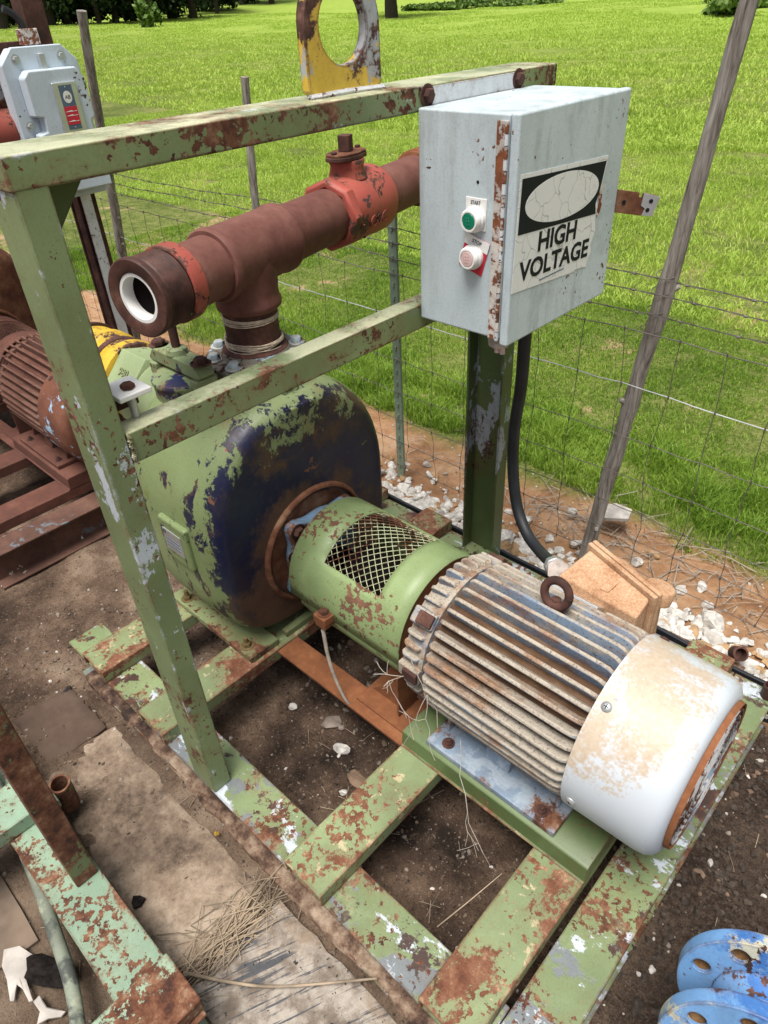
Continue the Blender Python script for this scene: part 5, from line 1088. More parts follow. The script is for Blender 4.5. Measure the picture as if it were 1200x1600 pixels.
# T section steel post with studs
o = obj('steel_post', MB().prism([(-0.735, 1.500), (-0.735, 1.504), (-0.7175, 1.504), (-0.7175, 1.530), (-0.7135, 1.530), (-0.7135, 1.504), (-0.696, 1.504), (-0.696, 1.500)], -0.3, 1.14, 'z'), MAT['tpost'], fe, 0.001); o['label'] = 'worn green steel post'
for i in range(24): obj('post_stud', MB().box(-0.720, -0.711, 1.4955, 1.4998, -0.05 + i * 0.05, -0.035 + i * 0.05), MAT['tpost'], o)
def wire(name, z, r, mat, sag=0.012, wob=0.006, barbs=False, seed=0):
    rd = random.Random(seed); P = []; x = -9.0; zc = 0
    while x < 3.0:
        k = 0.06
        zc = zc * 0.8 + rd.uniform(-1, 1) * wob; s_ = math.sin(PI * ((x - 0.25) % 1.7) / 1.7)
        P.append((x, FYL - 0.004 + rd.uniform(-.002, .002), z + zc - sag * s_)); x += 0.075
    mb = MB()
    if barbs:
        for ph in (0, PI):
            q = []
            for i in range(len(P) - 1):
                for j in range(3):
                    t = j / 3; a = ph + (i * 3 + j) * 1.25; p = Vector(P[i]).lerp(Vector(P[i + 1]), t); q.append(p + Vector((0, math.cos(a), math.sin(a))) * r * 1.05)
            mb.tube(q, r, 4, False)
        for i in range(1, len(P), 2):
            p = Vector(P[i]) + Vector((rd.uniform(-.02, .02), 0, 0))
            for q in range(2):
                a = rd.uniform(0, 6.28); d = Vector((rd.uniform(-.4, .4), math.cos(a), math.sin(a))) * 0.015; mb.tube([p - d, p + d], [0.0006, 0.0006], 4)
            mb.tube([p + Vector((-.005, 0, 0)), p + Vector((.005, 0, 0))], 0.0038, 5)
    else: mb.tube(P, r, 5, False)
    obj(name, mb, mat, fe, 0, 60); return P
for i, z in enumerate((0.972, 0.925, 0.870)): wire('barbed_wire', z, 0.0014, MAT['wire'], 0.014, 0.003, True, 20 + i)
HZ = [(0.812, 'wire', 0.0018), (0.640, 'wire_new', 0.0018), (0.470, 'wire', 0.0015), (0.330, 'wire', 0.0015), (0.205, 'wire', 0.0015), (0.095, 'wire', 0.0015), (-0.02, 'wire', 0.0016)]
HP = [wire('line_wire', z, r, MAT[m], 0.012, 0.0035, False, 40 + i) for i, (z, m, r) in enumerate(HZ)]
kx = 0
for k in range(-58, 16):
    x = 0.07 + 0.1475 * k; rd = random.Random(k); i = min(max(int((x + 9.0) / 0.075), 0), len(HP[0]) - 1)
    pts = [(x + rd.uniform(-.012, .012), FYL - 0.006, HP[j][i][2]) for j in range(7)]
    P = []
    for j in range(6):
        a, b = Vector(pts[j]), Vector(pts[j + 1]); P += [a, a.lerp(b, 0.5) + Vector((rd.uniform(-.006, .006), rd.uniform(-.006, .006), 0))]
    P.append(Vector(pts[6])); mb = MB(); mb.tube(P, 0.00125, 4, False)
    for p in pts: mb.tube([Vector(p) + Vector((0, 0, -.006)), Vector(p) + Vector((0, 0, .006))], 0.0026, 5)
    obj('stay_wire', mb, MAT['wire'], fe, 0, 60)
# tie wires round the leaning stake
for z in (0.972, 0.925, 0.870, 0.812, 0.470):
    k = (z + 0.25) / 1.91; c = Vector((0.168, 1.535, 0)).lerp(Vector((0.352, 1.535, 0)), k)
    obj('tie_wire', MB().tube([(c.x + 0.028 * math.cos(a), c.y + 0.028 * math.sin(a), z + 0.006 * math.sin(a)) for a in [2 * PI * i / 18 for i in range(19)]], 0.0014, 5, False), MAT['wire'], fe)

# ------------------------------------------------------------------ black edging, gravel, stones and litter
mb = MB(); rows = []
for i in range(40):
    x = -1.0 + i * 0.052; y = 1.262 + 0.004 * math.sin(i * 0.5); z = 0.004 + 0.003 * math.sin(i * 0.31)
    rows.append([(x, y - 0.006, -0.2), (x, y - 0.006, z), (x, y + 0.006, z), (x, y + 0.006, -0.2)])
mb.grid(rows); e = obj('edging_strip', mb, MAT['black'], None, 0.002, at=(0, 1.262, -0.15)); tag(e, 'black edging strip along the far side of the green skid', 'edging')
st_ = obj('pipe_stub', MB().lathe([(-0.02, 0.0), (-0.02, 0.019), (0.022, 0.019), (0.022, 0.015), (0.0, 0.015), (0.0, 0.0)], (0.925, 1.215, 0.02), (0, 0, 1), 18), MAT['collar'], None, at=(0.925, 1.215, 0.0)); tag(st_, 'short dark pipe stub standing on the far right corner of the skid', 'pipe stub')
rk = obj('rusty_strip', MB().box(0.60, 0.86, 1.275, 1.325, -0.068, -0.060, Matrix.Rotation(0.02, 4, 'Z')), MAT['mud_rust'], None, 0.002, at=(0.7, 1.31, -0.06)); tag(rk, 'flat rusty strip lying in the gravel behind the fan cover', 'metal strip')
ck = obj('pipe_coupling', MB().lathe([(-0.022, 0.017), (-0.02, 0.023), (0.02, 0.023), (0.022, 0.017), (0.0, 0.0155), (-0.01, 0.0155)], (0.80, 1.355, -0.035), (0.45, -0.55, 0.7), 24), MAT['rust_dark'], None, at=(0.80, 1.355, -0.05)); tag(ck, 'small rusty pipe coupling on the white gravel', 'pipe coupling')

ICO = None
def ico():
    global ICO
    if ICO is None:
        import bmesh
        bm = bmesh.new(); bmesh.ops.create_icosphere(bm, subdivisions=2, radius=1); bm.verts.index_update()
        ICO = (np.array([v.co[:] for v in bm.verts]), np.array([[v.index for v in f.verts] for f in bm.faces])); bm.free()
    return ICO
def rock_shape(rs, chunky=0.35):
    V, F = ico(); V = V.copy()
    for _ in range(9):                                     # planar cuts make broken faces
        d = rs.randn(3); d /= np.linalg.norm(d); c = rs.uniform(0.45, 0.85); s_ = V @ d; V -= np.outer(np.maximum(s_ - c, 0), d)
    V += rs.randn(*V.shape) * 0.03
    return V * (1 + rs.uniform(-chunky, chunky, 3)), F
def rnd_rot(rs, n):
    q = rs.randn(n, 4); q /= np.linalg.norm(q, axis=1)[:, None]; a, b, c, d = q.T
    return np.stack([np.stack([1 - 2 * (c * c + d * d), 2 * (b * c - d * a), 2 * (b * d + c * a)], -1), np.stack([2 * (b * c + d * a), 1 - 2 * (b * b + d * d), 2 * (c * d - b * a)], -1), np.stack([2 * (b * d - c * a), 2 * (c * d + b * a), 1 - 2 * (b * b + c * c)], -1)], 1)
def scatter(name, X, Y, S, mats_w, lift=0.25, seed=5, flatten=0.75):
    rs = np.random.RandomState(seed); shapes = [rock_shape(rs) for _ in range(10)]; n = len(X); R_ = rnd_rot(rs, n); Zb = ground_h(X, Y)
    allV = []; allF = []; o = 0; mi = []
    pick = rs.randint(0, 10, n); mt = rs.choice(len(mats_w), n, p=[w_ for _, w_ in mats_w])
    for i in range(n):
        V, F = shapes[pick[i]]; P = (V @ R_[i].T) * S[i]; P[:, 2] *= flatten; P += np.array([X[i], Y[i], Zb[i] + S[i] * lift]); allV.append(P); allF.append(F + o); o += len(P); mi.append(np.full(len(F), mt[i]))
    me = np_mesh(name, np.concatenate(allV), np.concatenate(allF), mats_w[0][0], False)
    for m_, _ in mats_w[1:]: me.materials.append(m_)
    me.polygons.foreach_set('material_index', np.concatenate(mi).astype(np.int32))
    ob = bpy.data.objects.new(name, me); COL.objects.link(ob); ob['kind'] = 'stuff'; return ob
rs = np.random.RandomState(2)
MAT['stone_white'] = flat('white_limestone_chip', (0.54, 0.515, 0.475), 0.9, 0, 0.32, 45, 0.7)
MAT['pebble'] = flat('grey_pebble', (0.20, 0.165, 0.135), 0.9, 0, 0.35, 30, 0.4)
MAT['clod'] = flat('dark_soil_clod', (0.050, 0.037, 0.028), 0.95, 0, 0.5, 60, 1.0)
n = 2600; X = rs.uniform(-1.25, 1.9, n); Y = 1.282 + np.abs(rs.randn(n)) * 0.115; S = rs.uniform(0.009, 0.026, n) * (1 + (rs.rand(n) > 0.88) * 0.7)
g = scatter('gravel', X, Y, S, [(MAT['stone_white'], 0.62), (MAT['stone'], 0.24), (MAT['stone_tan'], 0.14)], 0.32, 3); tag(g, 'loose white limestone gravel along the far side of the skid', 'gravel')
n = 2600; X = rs.uniform(-1.2, 1.0, n); Y = rs.uniform(-0.6, 1.2, n); S = 0.0015 + 0.0065 * rs.rand(n) ** 3.2
inner = (X > -0.25) & (X < 0.25) & (Y > 0.42) & (Y < 0.95); S = np.where(inner, S * 2.0, S)
g = scatter('pebbles', X, Y, S, [(MAT['pebble'], 0.60), (MAT['stone'], 0.10), (MAT['flagstone'], 0.30)], 0.3, 4); tag(g, 'scattered small pebbles over the dark dirt', 'pebbles')
n = 5200; X = rs.uniform(0.94, 1.75, n); Y = rs.uniform(-0.2, 1.25, n); S = 0.0022 + 0.009 * rs.rand(n) ** 3
g = scatter('soil_crumbs', X, Y, S, [(MAT['clod'], 0.90), (MAT['flagstone'], 0.07), (MAT['stone'], 0.03)], 0.35, 6); tag(g, 'crumbly dark soil clods right of the skid', 'soil')
n = 4200; X = rs.uniform(-1.0, 0.95, n); Y = rs.uniform(-0.32, 1.15, n); S = 0.0015 + 0.005 * rs.rand(n) ** 3
g = scatter('dirt_crumbs', X, Y, S, [(MAT['clod'], 0.55), (MAT['slab_dirt'], 0.45)], 0.3, 8); tag(g, 'loose brown dirt crumbs around and inside the skid', 'dirt')
n = 900; X = rs.uniform(-2.5, 1.5, n); Y = rs.uniform(1.5, 1.95, n); S = 0.002 + 0.007 * rs.rand(n) ** 3
g = scatter('path_stones', X, Y, S, [(MAT['stone_tan'], 0.6), (MAT['stone'], 0.4)], 0.35, 9); tag(g, 'small stones strewn over the tan path by the fence', 'stones')

def single_rock(name, label, cat, x, y, s_, sc3, mat, seed, z=None, rot=0.0):
    rs_ = np.random.RandomState(seed); V, F = rock_shape(rs_, 0.15); V = V * np.array(sc3) * s_; c, q = math.cos(rot), math.sin(rot); V = V @ np.array([[c, q, 0], [-q, c, 0], [0, 0, 1]])
    V[:, 2] -= V[:, 2].min() + 0.15 * (V[:, 2].max() - V[:, 2].min())
    me = np_mesh(name, V, F, mat, False); o = bpy.data.objects.new(name, me); COL.objects.link(o); o.location = (x, y, gz(x, y) if z is None else z); return tag(o, label, cat)
single_rock('stone', 'white stone lying in the dirt under the coupling guard', 'stone', 0.065, 0.365, 0.026, (1.25, 0.8, 0.75), MAT['stone_white'], 31, rot=0.6)
single_rock('flat_stone', 'brown flat stone chip beside the rust-red cross channel', 'stone', 0.165, 0.335, 0.040, (1.3, 0.6, 0.16), MAT['flagstone'], 37, rot=-0.2)
single_rock('flat_stone', 'grey-brown flat stone in the gravelly dirt near the flat strap', 'stone', -0.02, 0.415, 0.030, (1.25, 0.8, 0.3), MAT['pebble'], 39, rot=0.9)
single_rock('pebble', 'rounded grey pebble in the shade of the pump foot', 'stone', -0.155, 0.375, 0.017, (1, 0.9, 0.8), MAT['stone'], 40)
single_rock('pebble', 'small cream pebble near the flat brown stone chip', 'stone', 0.170, 0.275, 0.014, (1.2, 0.8, 0.6), MAT['stone_white'], 41)
single_rock('white_rock', 'long white rock at the foot of the green steel fence post', 'rock', -0.80, 1.395, 0.055, (1.25, 0.45, 0.4), MAT['stone_white'], 42, rot=0.7)
single_rock('white_rock', 'broad pale rock half buried beside the long white rock', 'rock', -0.70, 1.36, 0.05, (1.1, 0.6, 0.4), MAT['stone'], 44, rot=-0.4)
single_rock('ochre_rock', 'ochre rock on the tan path behind the junction box', 'rock', 0.365, 1.72, 0.022, (1.2, 0.8, 0.7), MAT['stone_tan'], 45)
fl_ = obj('flagstone', MB().prism([(0.10, 1.735), (0.16, 1.70), (0.235, 1.745), (0.22, 1.80), (0.15, 1.80)], 0.0, 0.018, 'z', Matrix.Translation((0, 0, -0.09)) @ Matrix.Rotation(0.12, 4, 'X') @ Matrix.Translation((0, 0, -0.16))), MAT['stone'], None, 0.003, at=(0.17, 1.75, -0.09)); tag(fl_, 'pale flat paving stone leaning behind the foot of the long leaning stake', 'stone')

# straw, dead stems, sticks: thin bent strands
def strands(name, items, mat, label, cat, at):
    mb = MB()
    for path, r in items: mb.tube(path, r, 4, False)
    o = obj(name, mb, mat, None, 0, 60, at=at); o['kind'] = 'stuff'; return tag(o, label, cat)
rd = random.Random(4); it = []
for k in range(150):
    x = 0.228 + rd.gauss(0, 0.035); y = rd.uniform(-0.26, -0.03) + rd.gauss(0, 0.02); a = rd.gauss(1.35, 0.6); L = rd.uniform(0.04, 0.17); z = gz(x, y) + rd.uniform(0.004, 0.028)
    d = Vector((math.cos(a), math.sin(a), rd.uniform(-.12, .12))); c = Vector((x, y, z)); b = Vector((rd.uniform(-.012, .012), rd.uniform(-.012, .012), rd.uniform(0, .008)))
    it.append(([c - d * L / 2, c + b, c + d * L / 2], rd.uniform(0.0006, 0.0015)))
strands('straw', it, MAT['straw'], 'tangle of dry straw beside the concrete slab', 'straw', (0.19, -0.05, GZ))
it = []
for k in range(420):
    x = rd.uniform(-0.9, 1.6); y = 1.74 + rd.gauss(0, 0.10); a = rd.uniform(0, 6.28); L = rd.uniform(0.03, 0.2); z = gz(x, y) + rd.uniform(0.002, 0.025); c = Vector((x, y, z)); d = Vector((math.cos(a), math.sin(a), rd.uniform(-.15, .25)))
    if x < -0.2 and rd.random() < 0.75: continue
    it.append(([c - d * L / 2, c + Vector((rd.uniform(-.02, .02), rd.uniform(-.02, .02), 0.006)), c + d * L / 2], rd.uniform(0.0008, 0.0022)))
strands('dead_stems', it, MAT['twig'], 'dead stems and roots littering the path under the fence', 'dead stems', (0.3, 1.74, -0.1))
it = []
for k in range(150):
    x = rd.uniform(-0.9, 1.5); y = rd.uniform(-0.5, 1.1); a = rd.uniform(0, 6.28); L = rd.uniform(0.02, 0.09); c = Vector((x, y, gz(x, y) + 0.003)); d = Vector((math.cos(a), math.sin(a), rd.uniform(-.05, .1)))
    it.append(([c - d * L / 2, c + Vector((0, 0, .003)), c + d * L / 2], rd.uniform(0.0005, 0.001)))
strands('stray_stalks', it, MAT['straw'], 'stray dry stalks over the dirt', 'dry stalks', (0, 0.3, GZ))
def stick(label, P, r, mat='straw', name='twig'):
    o = obj(name, MB().tube(smooth_path(P, 5), [r * (1 - 0.4 * i / (5 * (len(P) - 1))) for i in range(5 * (len(P) - 1) + 1)], 7), MAT[mat], None, 0, 60, at=P[0]); return tag(o, label, 'twig')
zs = GZ + 0.026
stick('pale dry twig lying across the scraped concrete slab', [(0.226, -0.28, zs), (0.32, -0.222, zs + .004), (0.411, -0.151, zs + .003), (0.561, 0.002, zs + .012)], 0.0042)
stick('thin bent stalk standing over the dark pit right of the big cross channel', [(0.590, 0.175, GZ + 0.03), (0.618, 0.26, GZ + 0.06), (0.645, 0.35, GZ + 0.09)], 0.0016)
stick('short stalk leaning in the same pit', [(0.565, 0.175, GZ + 0.01), (0.55, 0.20, GZ + 0.06)], 0.0014)
stick('bent grey root hanging under the clamp of the coupling guard', [(-0.01, 0.42, 0.26), (0.02, 0.405, 0.16), (0.07, 0.40, 0.06), (0.10, 0.42, 0.0)], 0.006, 'twig', 'root')
rw = []
def branch(p, d, L, r, depth):
    q = [p]; 
    for i in range(4): d = (d + Vector((rd.uniform(-.35, .35), rd.uniform(-.35, .35), rd.uniform(-.35, .35)))).normalized(); p = p + d * L / 4; q.append(p)
    rw.append((q, r * 0.6))
    if depth:
        for _ in range(2): branch(q[rd.randint(1, 4)], (d + Vector((rd.uniform(-1, 1), rd.uniform(-.6, .2), rd.uniform(-1, .6)))).normalized(), L * 0.6, r * 0.7, depth - 1)
branch(Vector((0.31, 0.418, 0.38)), Vector((0.2, -0.1, -1)), 0.20, 0.0022, 2); branch(Vector((0.46, 0.418, 0.21)), Vector((0.5, -0.35, -0.6)), 0.16, 0.0016, 2); branch(Vector((0.23, 0.42, 0.24)), Vector((0.3, -0.2, -0.2)), 0.10, 0.0014, 1); branch(Vector((0.30, 0.43, 0.31)), Vector((-0.1, -0.3, 0.3)), 0.1, 0.0022, 2)
strands('dry_rootlets', rw, MAT['rootweb'], 'pale dry rootlets clinging to the finned motor', 'rootlets', (0.33, 0.41, 0.3))
# bleached scrap and charred bark, lower left
def sheet(name, pts, z, th, mat, label, cat, bend=0.01, tiltm=None):
    c = Vector((sum(p[0] for p in pts) / len(pts), sum(p[1] for p in pts) / len(pts), 0)); mb = MB(); k = len(pts)
    inn = [c.lerp(Vector((*p, 0)), 0.55) for p in pts]; zz = lambda i, s_: z + bend * math.sin(i * 1.7) * s_
    top = [Vector((*p, zz(i, 1))) for i, p in enumerate(pts)] + [Vector((p.x, p.y, zz(i, .4) + bend)) for i, p in enumerate(inn)] + [Vector((c.x, c.y, z + bend * 1.2))]
    bot = [p - Vector((0, 0, th)) for p in top]; n2 = 2 * k + 1; fs = []
    for b, fl in ((0, 0), (n2, 1)):
        for i in range(k):
            j = (i + 1) % k; q = [(b + i, b + j, b + k + j, b + k + i), (b + k + i, b + k + j, b + 2 * k)]; fs += [f[::-1] if fl else f for f in q]
    fs += [(i, n2 + i, n2 + (i + 1) % k, (i + 1) % k) for i in range(k)]
    mb.add(top + bot, fs); o = obj(name, mb, mat, None, 0, 30, at=(c.x, c.y, z)); return tag(o, label, cat)
def starp(cx, cy, spec, rot=0): return [(cx + r * math.cos(math.radians(a) + rot), cy + r * math.sin(math.radians(a) + rot)) for a, r in spec]
z1 = GZ + 0.022
sheet('bleached_scrap', [(-0.134, -0.539), (-0.11, -0.51), (-0.071, -0.497), (-0.054, -0.5), (-0.043, -0.516), (-0.026, -0.531), (0.017, -0.539), (0.014, -0.546), (-0.017, -0.544), (-0.043, -0.551), (-0.015, -0.568), (-0.018, -0.574), (-0.063, -0.56), (-0.102, -0.557)][::-1], z1, 0.005, MAT['bone'], 'torn bleached white scrap with pointed tips beside the bark', 'scrap', 0.006)
sheet('bleached_scrap', [(0.019, -0.54), (0.017, -0.525), (0.056, -0.523), (0.093, -0.499), (0.092, -0.511), (0.075, -0.532), (0.071, -0.553), (0.05, -0.538)][::-1], z1 - 0.004, 0.005, MAT['bone'], 'small forked bleached scrap below the charred bark', 'scrap', 0.004)
single_rock('bark_chunk', 'charred black bark chunk lying beside the grey-green hose', 'bark', -0.005, -0.492, 0.064, (1.1, 0.62, 0.34), MAT['barkchunk'], 52, GZ + 0.022, 0.35)
sheet('bark_flake', starp(0.002, -0.268, [(0, .016), (60, .02), (120, .014), (180, .02), (240, .013), (300, .018)]), GZ + 0.018, 0.006, MAT['barkchunk'], 'small black flake lying on the pale dirt beside the mint skid', 'flake', 0.003)
lp_ = sheet('concrete_plank', [(-0.9, -1.05), (-0.15, -1.05), (-0.10, -0.475), (-0.2, -0.472), (-0.9, -0.47)], GZ + 0.012, 0.05, MAT['slab_dirt'], 'dusty concrete under the mint skid', 'slab', 0.003); lp_['kind'] = 'structure'; del lp_['category']
pf = obj('petal', MB().tube([(0.007, -0.036, GZ + 0.02), (0.013, -0.033, GZ + 0.024)], 0.006, 6), MAT['yellow_hose'], None, at=(0.064, -0.014, GZ)); tag(pf, 'tiny yellow flower lying on the dirt beside the skid', 'flower')

# ------------------------------------------------------------------ grass in the field
def mat_grass(name, tone):
    n = N(name); v = n.coord(); a = n.noise(v, 0.9, 6, 0.68); b = n.noise(v, 60, 2)
    col = n.ramp(n.math('ADD', n.math('MULTIPLY', a, 0.48), n.math('MULTIPLY', b, 0.52)), tone)
    n.put(n.b.inputs['Base Color'], col); n.b.inputs['Roughness'].default_value = 0.55; n.b.inputs['Specular IOR Level'].default_value = 0.3
    t = n.new('ShaderNodeBsdfTranslucent'); n.put(t.inputs['Color'], col); mx = n.new('ShaderNodeMixShader'); mx.inputs[0].default_value = 0.40
    n.link(n.b.outputs[0], mx.inputs[1]); n.link(t.outputs[0], mx.inputs[2]); n.link(mx.outputs[0], n.out.inputs['Surface']); return n.m
GRASS = {1: mat_grass('lush_grass_blades', [(0.33, (0.080, 0.160, 0.018)), (0.46, (0.195, 0.335, 0.038)), (0.56, (0.32, 0.46, 0.065)), (0.68, (0.50, 0.52, 0.17))]),
         2: mat_grass('field_grass_blades', [(0.33, (0.25, 0.37, 0.045)), (0.46, (0.38, 0.54, 0.078)), (0.56, (0.49, 0.63, 0.12)), (0.68, (0.62, 0.67, 0.24))])}; GRASS[3] = GRASS[2]
Rn = np.array(CAM_R); Cn = np.array(CAM_C)
def in_view(x, y, z, mx=0.35):
    p = np.stack([x, y, z], 1) - Cn; q = p @ Rn.T; u = q[:, 0] / np.maximum(q[:, 2], 1e-3) * 1086.06; v = q[:, 1] / np.maximum(q[:, 2], 1e-3) * 1086.06
    return (q[:, 2] > 0.3) & (np.abs(u) < 600 * (1 + mx)) & (v > -800 * 1.15) & (v < 800 * 1.2)
def blades(X, Y, Hh, Wd, lean, rs_):
    n = len(X); Z = ground_h(X, Y) - 0.004; a = rs_.uniform(0, 2 * PI, n); l = rs_.uniform(0, 2 * PI, n); dx, dy = np.cos(a) * Wd / 2, np.sin(a) * Wd / 2; lx, ly = np.cos(l) * lean * Hh, np.sin(l) * lean * Hh
    B = np.stack([X, Y, Z], 1)
    V = np.stack([B + np.stack([-dx, -dy, 0 * dx], 1), B + np.stack([dx, dy, 0 * dx], 1), B + np.stack([dx * .7 + lx * .35, dy * .7 + ly * .35, Hh * .6], 1), B + np.stack([-dx * .7 + lx * .35, -dy * .7 + ly * .35, Hh * .6], 1), B + np.stack([lx, ly, Hh * (1 - 0.25 * lean)], 1)], 1).reshape(-1, 3)
    o = np.arange(n)[:, None] * 5; return V, np.concatenate([o + [0, 1, 2], o + [0, 2, 3], o + [3, 2, 4]])
def grass_patch(name, label, X, Y, Hh, Wd, seed):
    rs_ = np.random.RandomState(seed); k = in_view(X, Y, ground_h(X, Y)); X, Y, Hh, Wd = X[k], Y[k], Hh[k], Wd[k]
    V, F = blades(X, Y, Hh, Wd, rs_.uniform(0.1, 0.9, len(X)) * (1.25 if seed > 1 else 1.0), rs_); me = np_mesh(name, V, F, GRASS[seed], True); o = bpy.data.objects.new(name, me); COL.objects.link(o); o['kind'] = 'stuff'; tag(o, label, None); return o
rs = np.random.RandomState(8)
def clump(x, y, s=0): return fbm(x * 6, y * 6, 31 + s, 3)
# lush fringe right along the path edge
n = 560000; X = rs.uniform(-5.5, 2.6, n); Y = 1.80 + 2.4 * rs.rand(n); c = clump(X, Y); edge_ = 1.90 + (fbm(X * 2.2, Y * 2.2, 71, 3) - 0.5) * 0.55
lush = np.exp(-((Y - 2.15) / 0.33) ** 2); bare = fbm(X * 1.6, Y * 1.6, 77, 3)
k = (Y > edge_) & (c > 0.22) & (rs.rand(n) < (0.50 + 0.5 * lush) * np.where((bare < 0.58) | (Y < 2.3) & (bare < 0.66), 1.0, 0.30))
X, Y, c, lush = X[k], Y[k], c[k], lush[k]; Hh = (0.022 + 0.09 * lush * np.clip((c - 0.3) * 2.5, 0.2, 1) + 0.05 * np.clip(c - 0.5, 0, 1)) * rs.uniform(0.5, 1.35, len(X))
grass_patch('near_grass', 'lush grass along the path edge', X, Y, Hh, rs.uniform(0.003, 0.0065, len(X)), 1)
n = 420000; X = rs.uniform(-14, 4.2, n); Y = 4.0 + 7.5 * rs.rand(n) ** 1.2; c = clump(X * .6, Y * .6, 5); bare = fbm(X * 1.3, Y * 1.3, 77, 3); k = (c > 0.24) & ((bare < 0.58) | (Y > 6) | (rs.rand(n) < 0.35))
X, Y, c = X[k], Y[k], c[k]; Hh = (0.030 + 0.11 * np.clip(c - 0.3, 0, 1) * np.clip((Y - 3.2) / 3, 0.35, 1)) * rs.uniform(0.5, 1.4, len(X))
grass_patch('field_grass', 'bright green grass in the open field', X, Y, Hh, rs.uniform(0.005, 0.011, len(X)), 2)
n = 640000; D = 10.5 + 72 * rs.rand(n) ** 1.35; A_ = rs.uniform(math.radians(76), math.radians(196), n); X = 1.0 + D * np.cos(A_); Y = -0.4 + D * np.sin(A_); k = Y > 9; X, Y, D = X[k], Y[k], D[k]
c = fbm(X * 0.8, Y * 0.8, 55, 3); Hh = (0.045 + 0.13 * np.clip(c - 0.25, 0, 1)) * rs.uniform(0.6, 1.4, len(X)); Wd = rs.uniform(0.010, 0.022, len(X)) * (1 + D / 28)
grass_patch('far_grass', 'distant meadow grass', X, Y, Hh, Wd, 3)
# broadleaf weeds at the path edge
LEAFM = flat('weed_leaf', (0.12, 0.24, 0.05), 0.6, 0, 0.3, 30)
def leaf_cards(C, size, rs_, aspect=0.5):
    n = len(C); R_ = rnd_rot(rs_, n); q = np.array([[-1, 0, 0], [0, -aspect, 0.1], [1, 0, 0], [0, aspect, 0.1]])
    V = (np.einsum('nij,kj->nki', R_, q) * np.asarray(size)[:, None, None] + C[:, None, :]).reshape(-1, 3); F = np.arange(n * 4).reshape(-1, 4); return V, F

# ------------------------------------------------------------------ the wood and shrubs beyond the field
def mat_leaf(name, tone):
    n = N(name); v = n.coord(); col = n.ramp(n.noise(v, 1.1, 6, 0.7), tone); n.put(n.b.inputs['Base Color'], col); n.b.inputs['Roughness'].default_value = 0.6; n.b.inputs['Specular IOR Level'].default_value = 0.2; return n.m
MAT['leaf_dark'] = mat_leaf('dark_wood_foliage', [(0.3, (0.012, 0.024, 0.009)), (0.5, (0.026, 0.050, 0.016)), (0.7, (0.055, 0.095, 0.028))])
MAT['leaf_mid'] = mat_leaf('green_shrub_foliage', [(0.3, (0.045, 0.085, 0.02)), (0.5, (0.10, 0.17, 0.035)), (0.7, (0.19, 0.27, 0.07))])
def far_point(px, dist):
    v = r_ * ((px - 600) / 1086.06) + d_ * ((-0.0567 * px + 32.1 - 800) / 1086.06) + f_; v.z = 0; v.normalize(); x, y = CAM_C.x + v.x * dist, CAM_C.y + v.y * dist; return x, y, gz(x, y)
def tree(px, dist, h, cr, tr, low, label, grp, leafm, seed, name='tree', sh=1.0):
    rs_ = np.random.RandomState(seed); x, y, z = far_point(px, dist); t = thing(name, label, 'tree' if name == 'tree' else 'shrub', (x, y, z - 0.2), grp); rd_ = random.Random(seed)
    if tr > 0:
        path = [Vector((x + rd_.uniform(-.1, .1) * i, y + rd_.uniform(-.1, .1) * i, z - 0.3 + h * 0.75 * i / 6)) for i in range(7)]; mb = MB(); mb.tube(path, [tr * (1.25 - i * 0.17) for i in range(7)], 9)
        for i in range(5):
            p = path[rd_.randint(2, 5)]; a = rd_.uniform(0, 6.28); mb.tube([p, p + Vector((math.cos(a) * cr * .35, math.sin(a) * cr * .35, cr * .2)), p + Vector((math.cos(a) * cr * .7, math.sin(a) * cr * .7, cr * .45))], [tr * .45, tr * .28, tr * .1], 6)
        obj('trunk', mb, MAT['bark'], t, 0, 60)
    cl = []; nc = 26 if name == 'tree' else 14
    for i in range(nc):
        d = rs_.randn(3); d /= np.linalg.norm(d); q = np.array([x, y, z + low + (h - low) * 0.5]) + d * np.array([cr, cr, (h - low) * 0.5]) * rs_.uniform(0.35, 0.95)
        m_ = 150 if name == 'tree' else 110; cl.append(q + rs_.randn(m_, 3) * np.array([cr, cr, (h - low) * .5]) * 0.17)
    C = np.concatenate(cl); C = C[C[:, 2] > z + 0.02]; V, F = leaf_cards(C, rs_.uniform(0.10, 0.26, len(C)) * sh, rs_, 0.6); V -= np.array(t.location)
    o = bpy.data.objects.new('crown', np_mesh('crown', V, F, MAT[leafm], False)); COL.objects.link(o); o.parent = t; return t
rd = random.Random(11)
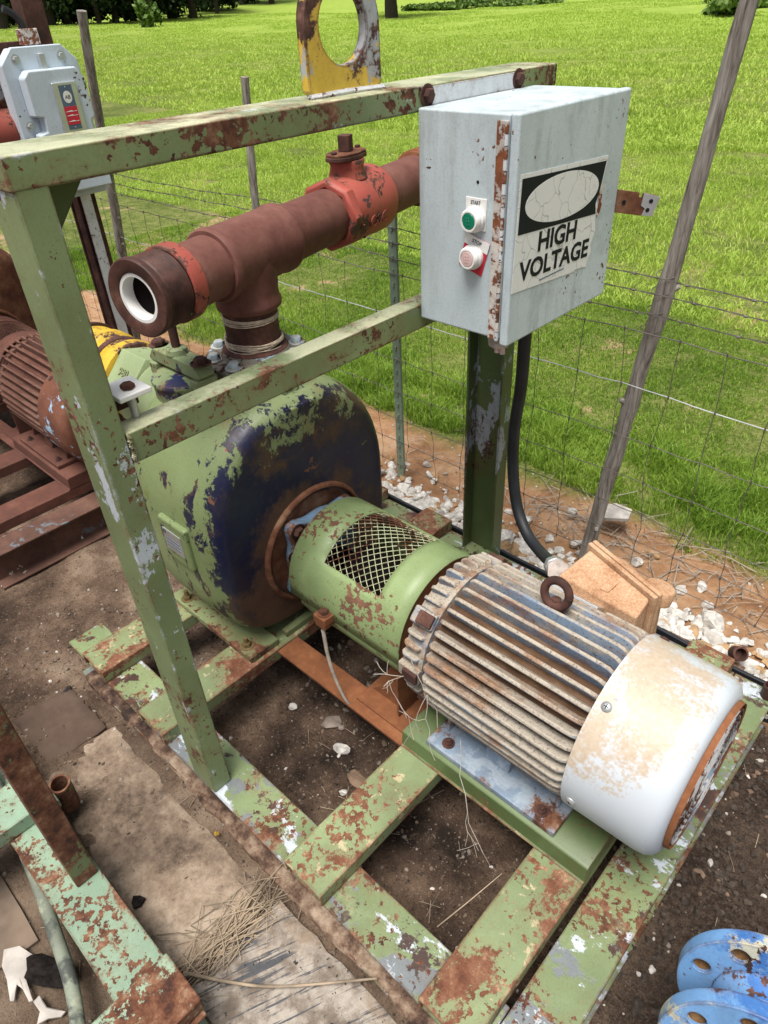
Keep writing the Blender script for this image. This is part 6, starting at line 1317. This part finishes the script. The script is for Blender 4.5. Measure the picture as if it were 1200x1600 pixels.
ORD = ['first', 'second', 'third', 'fourth', 'fifth', 'sixth', 'seventh', 'eighth', 'ninth', 'tenth', 'eleventh', 'twelfth', 'thirteenth', 'fourteenth', 'fifteenth', 'sixteenth', 'seventeenth', 'eighteenth', 'nineteenth', 'twentieth']
for i, px in enumerate([4, 30, 52, 78, 104, 130, 152, 178, 205, 236, 264, 300, 338, 380, 425]):
    dd = 72 + (i * 37 % 11) + max(0, px - 250) * 0.14
    tree(px, dd, rd.uniform(8, 11), rd.uniform(2.6, 3.6), rd.uniform(0.18, 0.34), rd.uniform(0.6, 1.6), ORD[i] + ' dark tree from the left in the wood beyond the field', 'dark trees along the far edge of the field', 'leaf_dark', 100 + i)
for i, px in enumerate([2, 20, 40, 60, 82, 103, 125, 147, 170, 195, 222, 250, 280, 312, 350, 395]):
    tree(px, 78 + (i * 29 % 7) + max(0, px - 250) * 0.14, rd.uniform(3.0, 4.4), rd.uniform(2.0, 2.8), 0, 0.0, ORD[i] + ' dark shrub from the left under the far wood', 'undergrowth of the far wood', 'leaf_dark', 140 + i, 'shrub', 1.2)
tree(232, 66, 2.0, 0.9, 0, 0.0, 'pale green sapling standing in front of the dark wood', None, 'leaf_mid', 170, 'shrub')
tree(611, 62, 9, 3.2, 0.42, 2.6, 'lone tree whose dark trunk stands right of the yellow lug', None, 'leaf_dark', 180)
for i, (px, dd, hh, cr, lb) in enumerate([(660, 83, 0.55, 2.0, 'low shrub on the far rise just right of the lone trunk'), (700, 81, 0.6, 1.8, 'second low shrub right of the lone trunk'), (745, 84, 0.8, 2.2, 'tallest of the low shrubs between the lone trunk and the control box top'), (800, 80, 0.6, 1.7, 'low shrub on the far rise above the control box'), (855, 78, 0.55, 1.6, 'rightmost shrub of the row on the far rise'), (1192, 55, 0.6, 0.8, 'dark shrub in the top right corner right of the leaning stake'), (1145, 45, 0.9, 1.4, 'small shrub behind the top of the leaning stake')]):
    tree(px, dd, hh, cr, 0, 0.0, lb, 'shrubs on the far rise', 'leaf_mid', 190 + i, 'shrub')
